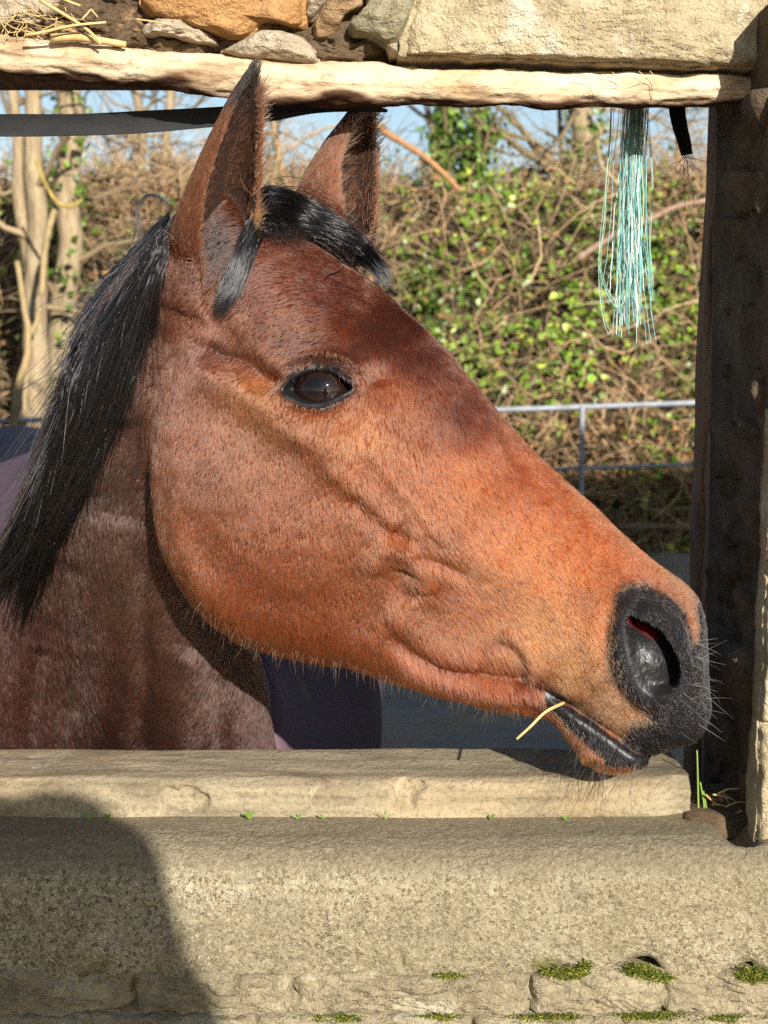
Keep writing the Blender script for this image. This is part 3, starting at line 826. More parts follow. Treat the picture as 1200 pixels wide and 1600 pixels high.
FR = np.array([0, .06, .15, .3, .45, .6, .75, .9, 1.0])
HT = [(395, 300), (440, 345), (480, 378), (528, 410), (578, 444), (628, 488), (678, 533), (733, 592), (793, 662),
      (855, 727), (918, 783), (978, 838), (1030, 882), (1073, 914), (1098, 954), (1103, 1030), (1107, 1092)]
HB = [(285, 480), (270, 640), (268, 765), (288, 880), (332, 955), (398, 1000), (470, 1026), (548, 1042), (638, 1070),
      (716, 1092), (784, 1108), (850, 1098), (900, 1100), (948, 1130), (996, 1160), (1040, 1174), (1070, 1160)]
HW = [[0, 3.5, 5.0, 6.0, 6.5, 6.5, 6.0, 4.0, 0],
      [0, 4.2, 6.2, 7.6, 8.0, 8.0, 7.6, 5.4, 0],
      [0, 4.6, 6.8, 8.2, 8.5, 8.8, 8.6, 7.0, 0],
      [0, 5.0, 7.4, 8.8, 8.8, 9.2, 9.0, 7.4, 0],
      [0, 5.2, 7.8, 9.4, 9.1, 9.3, 8.9, 7.2, 0],
      [0, 5.0, 7.5, 9.2, 9.0, 9.0, 8.4, 6.4, 0],
      [0, 4.6, 6.6, 8.3, 8.4, 8.2, 7.3, 5.6, 0],
      [0, 4.1, 5.8, 7.2, 7.6, 7.0, 6.0, 4.6, 0],
      [0, 3.6, 5.1, 6.2, 6.5, 5.8, 4.8, 3.8, 0],
      [0, 3.2, 4.5, 5.5, 5.8, 5.2, 4.4, 3.5, 0],
      [0, 2.9, 4.1, 5.0, 5.3, 4.9, 4.4, 3.4, 0],
      [0, 2.7, 3.9, 4.9, 5.3, 5.1, 4.6, 3.4, 0],
      [0, 2.7, 4.0, 5.2, 5.6, 5.4, 4.8, 3.5, 0],
      [0, 2.9, 4.3, 5.6, 5.9, 5.5, 4.7, 3.3, 0],
      [0, 3.1, 4.5, 5.6, 5.7, 5.2, 4.4, 3.1, 0],
      [0, 2.9, 4.2, 5.0, 5.0, 4.6, 3.8, 2.7, 0],
      [0, 2.2, 3.2, 3.8, 3.8, 3.5, 3.0, 2.1, 0]]
head_rings = ring_loft(HT, HB, HW, FR, 170, 110)
# close the front of the muzzle with two shrinking rings so that it ends rounded
_r = head_rings[-1]; _c = _r.mean(0); _d = norm(head_rings[-1].mean(0) - head_rings[-6].mean(0))
head_rings = np.concatenate([head_rings, [(_r - _c) * s + _c + _d * h for s, h in ((.93, .004), (.78, .008), (.5, .011), (.2, .0125))]])
LT = [(778, 1046), (850, 1058), (902, 1078), (948, 1110), (984, 1138), (1010, 1158), (1026, 1170)]
LB = [(788, 1108), (852, 1116), (884, 1146), (910, 1182), (944, 1206), (980, 1206), (1008, 1194)]
LW = [[0, 1.6, 2.4, 3.0, 3.1, 3.0, 2.7, 1.8, 0]] * 2 + [[0, 2.2, 3.0, 3.6, 3.7, 3.5, 3.0, 2.0, 0]] * 3 + [[0, 1.9, 2.7, 3.2, 3.3, 3.1, 2.6, 1.7, 0], [0, 1.2, 1.7, 2.0, 2.0, 1.9, 1.6, 1.0, 0]]
lip_rings = ring_loft(LT, LB, LW, FR, 50, 48)

# neck: crest and throat lines seen in the photograph, each at its own distance
NC = [(340, 300, 1.46), (240, 385, 1.51), (160, 505, 1.56), (95, 645, 1.62), (30, 800, 1.70), (-60, 950, 1.80), (-150, 1060, 1.93)]
NB = [(330, 640, 1.45), (318, 800, 1.47), (325, 950, 1.51), (350, 1085, 1.57), (395, 1210, 1.64), (430, 1360, 1.72), (450, 1560, 1.80)]
NW = [5.5, 6.6, 7.8, 9.2, 10.8, 13.5, 17.0]
_c = np.array([at(*p) for p in NC]); _b = np.array([at(*p) for p in NB])
ts = np.linspace(0, len(_c) - 1, 90)
_c = crom(_c, ts); _b = crom(_b, ts); _w = crom(np.array(NW) / 100, ts)
_mid = (_c + _b) / 2; _t = norm(np.gradient(_mid, axis=0)); _v = _b - _c
_lat = norm(np.cross(_t, _v)); _lat *= np.sign(_lat[:, 1:2])
neck_rings = []
for i in range(len(ts)):
    half = np.array([[0, 0], [.03, .32], [.12, .62], [.3, .9], [.5, 1.0], [.68, .98], [.85, .78], [.96, .42], [1, 0]])
    pts = np.concatenate([half, half[-2:0:-1] * [1, -1]])
    c = crom(pts, np.arange(90) / 90 * len(pts), closed=True)
    neck_rings.append(_c[i] + c[:, :1] * _v[i] + c[:, 1:] * _w[i] * _lat[i])
neck_rings = np.array(neck_rings)

def ear(base, tip, bend, opening, rmax, spread, thick=0.0055, ns=44, nu=40):
    """cupped ear: outer and inner skin, closed along its rim"""
    base = np.array(base); tip = np.array(tip); bend = np.array(bend)
    s = np.linspace(0, 1, ns)
    c = base + (tip - base) * s[:, None] + bend * (np.sin(math.pi * s))[:, None]
    ax = norm(np.gradient(c, axis=0))
    o = np.array(opening, float); o = norm(o - ax * (ax @ o)[:, None]); sd = np.cross(ax, o)
    prof = crom(np.array([[1.22], [1.10], [1.02], [.94], [.81], [.63], [.40], [.10]]), s * 7)[:, 0] * rmax
    phi = np.radians(crom(np.array([[172.], [158.], [132.], [116.], [108.], [102.], [94.], [85.]]), s * 7)[:, 0]) * spread
    u = np.linspace(-1, 1, nu)
    A = u[None] * phi[:, None]
    out = c[:, None] + prof[:, None, None] * (-o[:, None] * (np.cos(A)[..., None]) * 1.15 + sd[:, None] * np.sin(A)[..., None])
    inn_r = np.maximum(prof - thick, prof * .35)
    inn = c[:, None] + inn_r[:, None, None] * (-o[:, None] * (np.cos(A)[..., None]) * 1.12 + sd[:, None] * np.sin(A)[..., None])
    rings = np.concatenate([out, inn[:, ::-1]], 1)
    return rings

E1B, E1T = at(302, 470, 1.430), at(400, 100, 1.378)
ear1 = ear(E1B, E1T, (.002, 0, 0), (0.58, -0.81, 0.0), 0.0340, 1.0)
E2B, E2T = at(505, 385, 1.525), at(580, 150, 1.532)
ear2 = ear(E2B, E2T, (.002, 0, 0), (0.80, -0.60, 0.0), 0.038, 1.0)
# swelling at the foot of each ear
def blob(c, r, ns=24, nr=32):
    a = np.linspace(0.02, math.pi - .02, ns); b = np.linspace(0, 2 * math.pi, nr, endpoint=False)
    return np.array(c) + np.array(r) * np.stack([np.sin(a)[:, None] * np.cos(b), np.sin(a)[:, None] * np.sin(b), np.cos(a)[:, None] * np.ones(nr)], -1)
ear1_foot = blob(at(300, 472, 1.437), (.043, .040, .050))
ear2_foot = blob(at(500, 385, 1.55), (.040, .036, .036))

# trunk and legs of the standing animal (under the rug, behind the wall)
BD = norm(np.array([0.40, -0.92, 0.0])); BL = np.array([-BD[1], BD[0], 0.0]); BL = np.array([0.92, 0.40, 0.0])
BC = np.array([-0.20, 1.95, 1.08])
def body_sec(t):
    s = [(-.02, .12, .14, .16), (.06, .215, .27, .27), (.25, .26, .36, .33), (.55, .30, .36, .35), (.95, .31, .33, .35), (1.30, .30, .32, .32), (1.6, .24, .30, .26), (1.78, .10, .16, .14)]
    return crom(np.array(s), np.array([t]))[0]
def body_rings(n, off=0.0, t0=0.0, t1=7.0, m=72):
    R = []
    for t in np.linspace(t0, t1, n):
        d, w, hu, hd = body_sec(t)
        a = np.linspace(0, 2 * math.pi, m, endpoint=False)
        z = np.where(np.sin(a) > 0, np.sin(a) * (hu + off), np.sin(a) * (hd + off))
        x = np.cos(a) * (w + off)
        R.append(BC - BD * d + x[:, None] * BL + z[:, None] * HZ)
    return np.array(R)
trunk = body_rings(40)
legs = []
for d, s, hind in ((.22, 1, 0), (.22, -1, 0), (1.42, 1, 1), (1.42, -1, 1)):
    g = BC - BD * d + BL * s * .15
    k = np.array([[0, 0, .95], [0, 0, .80], [-.06 if hind else 0, 0, .55], [.05 if hind else 0, 0, .45], [0, 0, .28], [0, 0, .12], [-.05, 0, .06], [-.06, 0, 0.0]])
    p = np.array([[g[0], g[1], 0]] * 8) + k[:, :1] * -BD * np.array([1, 1, 1]) + k[:, 2:] * HZ
    legs.append(tube(dens(p, 28), dens(np.array([[.12], [.10], [.065], [.05], [.034], [.042], [.05], [.062]]), 28)[:, 0], 14))

def tmp_mesh(parts):
    V, F, n = [], [], 0
    for p in parts:
        v, f = p if isinstance(p, tuple) else loft(p)
        V.append(v); F += [tuple(i + n for i in q) for q in f]; n += len(v)
    V = np.concatenate(V)
    bm = bmesh.new()
    vs = [bm.verts.new(v) for v in V]
    for q in F: bm.faces.new([vs[i] for i in q])
    bmesh.ops.recalc_face_normals(bm, faces=bm.faces)
    me = bpy.data.meshes.new('tmp'); bm.to_mesh(me); bm.free()
    return me, V, F

def remeshed(parts, voxel):
    me, V, F = tmp_mesh(parts)
    o = bpy.data.objects.new('tmp', me); COL.objects.link(o)
    md = o.modifiers.new('r', 'REMESH'); md.mode = 'VOXEL'; md.voxel_size = voxel; md.use_smooth_shade = True
    dg = bpy.context.evaluated_depsgraph_get(); dg.update()
    m2 = bpy.data.meshes.new_from_object(o.evaluated_get(dg))
    bpy.data.objects.remove(o)
    v = np.empty(len(m2.vertices) * 3); m2.vertices.foreach_get('co', v)
    f = np.empty(len(m2.polygons) * 4, int); m2.polygons.foreach_get('vertices', f)
    bpy.data.meshes.remove(m2)
    return v.reshape(-1, 3), f.reshape(-1, 4)

VOX = 0.0023
HV, HFc = remeshed([head_rings, lip_rings, neck_rings, ear1, ear2, ear1_foot, ear2_foot], VOX)

def laplace(V, F, it, lam=0.5, mask=None):
    E = np.concatenate([F[:, [k, (k + 1) % F.shape[1]]] for k in range(F.shape[1])])
    E = np.unique(np.sort(E, 1), axis=0)
    deg = np.bincount(E.ravel(), minlength=len(V))[:, None].astype(float)
    for _ in range(it):
        s = np.stack([np.bincount(E[:, 0], V[E[:, 1], k], len(V)) + np.bincount(E[:, 1], V[E[:, 0], k], len(V)) for k in range(3)], -1)
        d = (s / np.maximum(deg, 1) - V) * lam
        V = V + (d if mask is None else d * mask[:, None])
    return V

def bvh_of(parts):
    me, V, F = tmp_mesh(parts); bpy.data.meshes.remove(me)
    return BVHTree.FromPolygons([Vector(v) for v in V], F)

bt_head = bvh_of([head_rings, lip_rings]); bt_neck = bvh_of([neck_rings]); bt_ear = bvh_of([ear1, ear2])
def near_dist(bt, P, lim=0.03):
    return np.array([(bt.find_nearest(Vector(p), lim)[3] or lim) if bt.find_nearest(Vector(p), lim)[0] else lim for p in P])
dh = near_dist(bt_head, HV); dn = near_dist(bt_neck, HV); de = near_dist(bt_ear, HV)
is_ear = np.clip(1 - (de - .002) / .006, 0, 1) * (de < np.minimum(dh, dn) + .002)
HV = laplace(HV, HFc, 4)
_ep = np.maximum(((HV - E1B) @ (E1T - E1B)) / ((E1T - E1B) @ (E1T - E1B)) * (np.linalg.norm(np.cross(HV - E1B, norm((E1T - E1B)[None])[0]), axis=1) < .06),
                 ((HV - E2B) @ (E2T - E2B)) / ((E2T - E2B) @ (E2T - E2B)) * (np.linalg.norm(np.cross(HV - E2B, norm((E2T - E2B)[None])[0]), axis=1) < .06))
keep = is_ear * sstep(_ep, .18, .42)
is_ear = is_ear * sstep(_ep, .06, .36)
HV = laplace(HV, HFc, 14, mask=np.clip(1 - keep * 1.2, 0, 1))
base_zone = np.clip(sstep(_ep, -.35, -.05) * (1 - sstep(_ep, .15, .38)), 0, 1) * sstep(_ep, -.6, -.3)
HV = laplace(HV, HFc, 26, mask=base_zone)
on_head = 1 / (1 + np.exp(-(dn - dh) / .004)) * (1 - is_ear)

def vnormals(V, F):
    a, b, c, d = (V[F[:, k]] for k in range(4))
    n = np.cross(c - a, d - b)
    N = np.stack([sum(np.bincount(F[:, k], n[:, q], len(V)) for k in range(4)) for q in range(3)], -1)
    return norm(N)
HN = vnormals(HV, HFc)

# ---- relief of the face: grooves, ridges, hollows (drawn on the near side, mirrored to the far side)
def near_px(P):
    loc = to_loc(P)
    Q = np.where((loc[:, 1] > 0)[:, None], mirror(P), P)
    return proj(Q), loc

def seg_dist(px, poly):
    """distance to a smooth polyline and position 0..1 along it"""
    poly = dens(np.array(poly, float), max(12, 5 * len(poly)))
    best = np.full(len(px), 1e9); pos = np.zeros(len(px)); side = np.zeros(len(px))
    n = len(poly) - 1
    for i in range(n):
        a, b = poly[i], poly[i + 1]; ab = b - a
        t = np.clip(((px - a) @ ab) / (ab @ ab), 0, 1)
        q = px - (a + t[:, None] * ab)
        d = np.hypot(q[:, 0], q[:, 1])
        m = d < best
        best[m] = d[m]; pos[m] = (i + t[m]) / n; side[m] = np.sign(ab[0] * q[m, 1] - ab[1] * q[m, 0])
    return best, pos, side

def in_poly(px, poly):
    """signed distance, negative inside"""
    poly = crom(np.array(poly, float), np.arange(0, len(poly), .2), closed=True)
    x, y = px[:, 0], px[:, 1]
    ins = np.zeros(len(px), bool); d = np.full(len(px), 1e9)
    for i in range(len(poly)):
        a, b = poly[i], poly[(i + 1) % len(poly)]
        c = ((a[1] > y) != (b[1] > y))
        xi = a[0] + (y - a[1]) / (b[1] - a[1] + 1e-12) * (b[0] - a[0])
        ins ^= c & (x < xi)
        ab = b - a; t = np.clip(((px - a) @ ab) / (ab @ ab + 1e-12), 0, 1)
        q = px - (a + t[:, None] * ab); d = np.minimum(d, np.hypot(q[:, 0], q[:, 1]))
    return np.where(ins, -d, d)

EYE = [(442, 611), (453, 597), (473, 585), (497, 580), (520, 585), (538, 597), (549, 606), (533, 615), (514, 624), (494, 629), (472, 627), (457, 620)]
NOST = [(980, 964), (1005, 971), (1029, 984), (1047, 1006), (1061, 1036), (1063, 1062), (1052, 1082), (1026, 1091), (1002, 1081), (986, 1052), (977, 1008)]
NEDGE = [(980, 964), (1006, 971), (1030, 985), (1048, 1008), (1061, 1038), (1062, 1066)]
MOUTH = [(826, 1070), (848, 1078), (881, 1096), (907, 1114), (936, 1133), (965, 1153), (995, 1175), (1016, 1184)]
RIDGES = [  # polyline, sigma px, amplitude mm
    ([(432, 588), (452, 566), (497, 553), (540, 562), (566, 586)], 12, 4.0),
    ([(405, 570), (440, 540), (500, 528), (560, 540), (600, 580)], 20, 4.5),
    ([(312, 536), (345, 556), (382, 566), (412, 592), (440, 604)], 11, -6.5),
    ([(295, 565), (345, 592), (400, 622), (450, 655), (520, 700), (580, 745)], 24, 5.0),
    ([(430, 640), (480, 662), (540, 655), (572, 620)], 9, -1.2),
    ([(500, 715), (545, 752), (582, 785), (606, 808), (618, 822)], 13, 3.0),
    ([(545, 770), (568, 795), (590, 815), (612, 832)], 9, -2.6),
    ([(608, 828), (622, 840), (640, 842)], 9, -5.0),
    ([(592, 900), (590, 870), (612, 852), (645, 870), (664, 905), (668, 930)], 13, 3.5),
    ([(630, 885), (622, 915), (640, 945)], 13, -4.5),
    ([(640, 868), (690, 880), (735, 905)], 7, -2.2),
    ([(600, 980), (640, 1018), (690, 1043), (750, 1052), (798, 1058), (826, 1076)], 9, -3.6),
    ([(590, 950), (640, 985), (700, 1015), (760, 1030)], 16, 2.5),
    ([(600, 1040), (680, 1066), (760, 1078), (815, 1088)], 12, 2.5),
    ([(770, 998), (792, 1008), (812, 1032), (818, 1062)], 8, -1.6),
    ([(775, 985), (810, 1002), (832, 1035), (838, 1062)], 9, 2.2),
    ([(622, 752), (650, 790), (676, 826), (700, 846)], 5, 1.6),
    ([(560, 690), (600, 730), (640, 800), (652, 842)], 6, 1.4),
    ([(690, 840), (760, 880), (830, 920), (880, 945)], 18, 2.2),
    ([(560, 620), (620, 700), (700, 770), (800, 850)], 34, 2.0),
    ([(555, 520), (585, 560), (600, 600)], 14, -2.5),
    ([(400, 420), (440, 480), (450, 530)], 30, 2.0),
    ([(330, 470), (350, 520), (380, 545)], 14, -2.0),
    ([(470, 378), (530, 412), (580, 446), (630, 490), (690, 545)], 7, 1.6),
    ([(430, 1010), (330, 930), (290, 850), (278, 770), (290, 690)], 16, 3.0),
    ([(450, 598), (470, 582), (497, 574), (524, 579), (545, 595), (556, 606)], 5, 1.8),
    ([(440, 612), (458, 625), (480, 635), (505, 636), (530, 626), (550, 612)], 4.5, 1.5),
    ([(440, 585), (468, 570), (500, 563), (535, 569), (560, 588)], 3.0, -1.8),
    ([(436, 582), (466, 562), (500, 554), (540, 561), (566, 584)], 4, 2.0),
    ([(452, 634), (480, 645), (512, 645), (545, 628)], 4, -1.6),
    ([(1000, 930), (975, 948), (966, 985), (967, 1030), (980, 1068), (1006, 1096), (1036, 1103)], 7, 2.0),
    ([(990, 948), (1030, 957), (1058, 984), (1070, 1020), (1072, 1050)], 9, 3.6),
    ([(985, 934), (1030, 936), (1064, 958), (1082, 1004), (1080, 1056)], 5, -2.6),
    ([(950, 950), (944, 990), (948, 1040), (966, 1084), (1000, 1116), (1040, 1126)], 8, -2.4),
    ([(985, 920), (1030, 916), (1064, 936), (1088, 976)], 8, -2.2),
    ([(860, 1070), (900, 1092), (940, 1120), (980, 1148), (1020, 1168)], 9, 2.4),
    ([(1076, 1080), (1064, 1120), (1052, 1150)], 6, -1.6),
    ([(905, 1180), (930, 1178), (950, 1192)], 7, 2.0),
]
px, loc = near_px(HV)
disp = np.zeros(len(HV))
sel = np.where(on_head > .02)[0]
spx = px[sel]
for poly, sg, amp in RIDGES:
    lo = np.min(poly, 0) - 3.2 * sg; hi = np.max(poly, 0) + 3.2 * sg
    m = np.all((spx > lo) & (spx < hi), 1)
    if not m.any(): continue
    d, pos, _ = seg_dist(spx[m], poly)
    taper = np.clip(np.minimum(pos, 1 - pos) / .12, .15, 1)
    disp[sel[m]] += 1.35 * amp / 1000 * np.exp(-.5 * (d / sg) ** 2) * taper
disp[sel] += .0065 * np.exp(-.5 * (((spx - [395, 830]) / [105, 125]) ** 2).sum(1)) + .003 * np.exp(-.5 * (((spx - [560, 640]) / [60, 60]) ** 2).sum(1)) - .002 * np.exp(-.5 * (((spx - [700, 930]) / [70, 50]) ** 2).sum(1))
# broad muscle unevenness
disp[sel] += .0011 * vfbm(HV[sel], 22, 2, 5) + .0004 * vfbm(HV[sel], 70, 2, 9)
HV0 = HV + HN * (disp * on_head)[:, None]

# ---- finer mesh round eye, nostril and mouth, then the openings
def refine(V, F, flag, attrs):
    bm = bmesh.new()
    lay = [bm.verts.layers.float.new(str(i)) for i in range(len(attrs))]
    vs = [bm.verts.new(v) for v in V]
    for k, l in enumerate(lay):
        for v, x in zip(vs, attrs[k]): v[l] = x
    fs = [bm.faces.new([vs[i] for i in q]) for q in F]
    es = list({e for f, g in zip(fs, flag) if g for e in f.edges})
    bmesh.ops.subdivide_edges(bm, edges=es, cuts=1, use_grid_fill=True)
    bmesh.ops.triangulate(bm, faces=[f for f in bm.faces if len(f.verts) > 4])
    bm.verts.index_update()
    V2 = np.array([v.co for v in bm.verts]); A = [np.array([v[l] for v in bm.verts]) for l in lay]
    F2 = [tuple(v.index for v in f.verts) for f in bm.faces]
    bm.free()
    return V2, F2, A

pxf = px[HFc].mean(1)
hf = on_head[HFc].mean(1) > .5
flag = hf & (((np.abs(pxf - [497, 605]) < [75, 55]).all(1)) | (np.abs(pxf - [1025, 1015]) < [90, 110]).all(1) | ((pxf[:, 0] > 800) & (np.abs(pxf[:, 1] - (1070 + (pxf[:, 0] - 826) * .6)) < 28)))
for _ in range(1):
    HV1, HF1, (on_head1, is_ear1, dn1) = refine(HV0, HFc, flag, [on_head, is_ear, dn])
Q4 = np.array([q if len(q) == 4 else (*q, q[2]) for q in HF1])
HV1 = laplace(HV1, Q4, 1, .4)
HN1 = vnormals(HV1, Q4)
px1, loc1 = near_px(HV1)
side1 = np.sign(loc1[:, 1])
face_ok = on_head1 > .5
# eye
bt_face = BVHTree.FromPolygons([Vector(v) for v in HV1], HF1)
_d = norm(ray(497, 605)[None])[0]
eye_hit, eye_n, _, _ = bt_face.ray_cast(Vector(CAM), Vector(_d))
eye_hit, eye_n = np.array(eye_hit), np.array(eye_n)
eye_n = norm((eye_n * .5 - HL * .6 + HF * .12)[None])[0]
EYE_R = 0.0285
eye_c = eye_hit - eye_n * (EYE_R - 0.0010)
m = face_ok & (np.abs(px1 - [497, 605]) < [90, 70]).all(1)
sd = in_poly(px1[m], EYE)
push = np.clip((-sd + 1.5) / 5.0, 0, 1); push = push * push * (3 - 2 * push)
inward = HL[None] * -side1[m][:, None]                     # towards the sagittal plane
HV1[m] += inward * (push * .014)[:, None]
eye_sd = np.full(len(HV1), 99.); eye_sd[m] = sd
# nostril
m = face_ok & (np.abs(px1 - [1025, 1015]) < [110, 130]).all(1) & (np.abs(loc1[:, 1]) > .012)
sd = in_poly(px1[m], NOST)
dE, _, _ = seg_dist(px1[m], NEDGE)
push = np.clip((-sd + 1) / (5 + 16 * np.clip(dE / 30, 0, 1)), 0, 1); push = push * push * (3 - 2 * push)
deep = .24 + .76 * np.exp(-.5 * (dE / 24) ** 2)
HV1[m] += HL[None] * -side1[m][:, None] * (push * deep * .028)[:, None]
nos_sd = np.full(len(HV1), 99.); nos_sd[m] = sd
# mouth slit
m = face_ok & (px1[:, 0] > 800) & (px1[:, 1] > 1040)
d, pos, sidem = seg_dist(px1[m], MOUTH)
HV1[m] -= HN1[m] * (.0050 * np.exp(-.5 * (d / 3.6) ** 2))[:, None]
HV1[m] += HN1[m] * (.0022 * np.exp(-.5 * ((d - 13) / 7) ** 2) * (sidem > 0))[:, None]
mouth_d = np.full(len(HV1), 99.); mouth_d[m] = d * np.where(sidem > 0, 1, -1)
# neck folds and muscles (near side of the neck only)
NECKR = [([(258, 560), (272, 640), (252, 720), (246, 800)], 16, -6.0), ([(150, 760), (165, 900), (180, 1000), (175, 1180)], 34, 7.0),
         ([(238, 820), (225, 960), (232, 1060), (224, 1130), (226, 1200)], 12, -5.0), ([(300, 1000), (285, 1100), (290, 1200)], 24, 6.0),
         ([(345, 1040), (350, 1120), (352, 1200)], 12, -4.0), ([(195, 640), (205, 740), (190, 820)], 22, -4.0), ([(60, 1000), (45, 1090), (42, 1200)], 10, -5.0),
         ([(285, 470), (300, 540), (290, 620)], 20, 3.0), ([(110, 860), (95, 980), (105, 1150)], 26, -4.0)]
pw = proj(HV1)
m = (on_head1 < .6) & (is_ear1 < .3) & (HN1[:, 1] < .2)
d_ = np.zeros(m.sum())
for poly, sg, amp in NECKR:
    d, pos, _ = seg_dist(pw[m], poly)
    d_ += 1.0 * amp / 1000 * np.exp(-.5 * (d / sg) ** 2) * np.clip(np.minimum(pos, 1 - pos) / .12, .2, 1)
d_ += .0016 * vfbm(HV1[m], 14, 3, 3)
HV1[m] += HN1[m] * (d_ * (1 - on_head1[m]))[:, None]
HN1 = vnormals(HV1, Q4)
px1, loc1 = near_px(HV1)
pw1 = proj(HV1)

# ---- coat colour: control points (photo position, colour), black points and face markings
CC = [  # x, y, r, g, b (colour of the hair itself)
    (330, 380, 69, 37, 17), (420, 440, 89, 41, 16), (520, 470, 85, 38, 16), (600, 520, 79, 36, 16), (650, 560, 82, 38, 17), (720, 640, 92, 42, 17), (480, 540, 91, 47, 23),
    (400, 620, 160, 97, 58), (350, 700, 134, 79, 56), (450, 760, 142, 81, 54), (300, 740, 120, 69, 48), (300, 860, 134, 71, 36), (380, 920, 142, 75, 42), (480, 980, 140, 71, 34),
    (560, 680, 172, 104, 64), (620, 620, 140, 75, 42), (620, 740, 160, 89, 52), (720, 760, 166, 87, 42), (820, 760, 150, 73, 34), (820, 860, 176, 93, 44), (900, 880, 178, 93, 44), (940, 840, 170, 89, 44),
    (700, 880, 158, 85, 48), (600, 900, 150, 87, 56), (640, 960, 150, 85, 52), (760, 960, 170, 95, 54), (860, 980, 180, 108, 60), (900, 1040, 186, 124, 76), (960, 1100, 176, 129, 92), (930, 980, 176, 100, 52),
    (700, 1060, 138, 69, 42), (800, 1090, 136, 67, 38), (620, 1040, 142, 75, 46), (540, 1030, 140, 71, 38), (1010, 900, 172, 91, 48), (1060, 920, 150, 95, 62), (900, 1170, 140, 71, 34), (930, 1195, 168, 93, 52), (850, 1120, 104, 50, 26),
    (330, 560, 116, 67, 48), (290, 620, 118, 69, 50)]
CN = [(220, 500, 77, 41, 28), (200, 640, 75, 46, 35), (150, 760, 65, 43, 33), (270, 560, 87, 49, 35), (250, 700, 73, 46, 36), (130, 900, 70, 40, 25), (200, 900, 73, 48, 38), (270, 950, 75, 46, 35), (200, 1100, 70, 40, 28),
      (300, 1100, 73, 43, 32), (380, 1120, 68, 35, 24), (60, 1000, 70, 33, 20), (20, 1100, 72, 36, 25), (120, 1080, 67, 36, 24)]
def idw(p, ctrl, soft=18., pw_=3.0):
    ctrl = np.array(ctrl, float); col = srgb(*ctrl[:, 2:5].T).T if False else np.stack([srgb(*c[2:5]) for c in ctrl])
    d2 = ((p[:, None] - ctrl[None, :, :2]) ** 2).sum(-1) + soft ** 2
    w = d2 ** (-pw_ / 2)
    return (w @ col) / w.sum(1, keepdims=True)
def chunks(fn, p, *a, n=60000):
    return np.concatenate([fn(p[i:i + n], *a) for i in range(0, len(p), n)]) if len(p) else fn(p, *a)

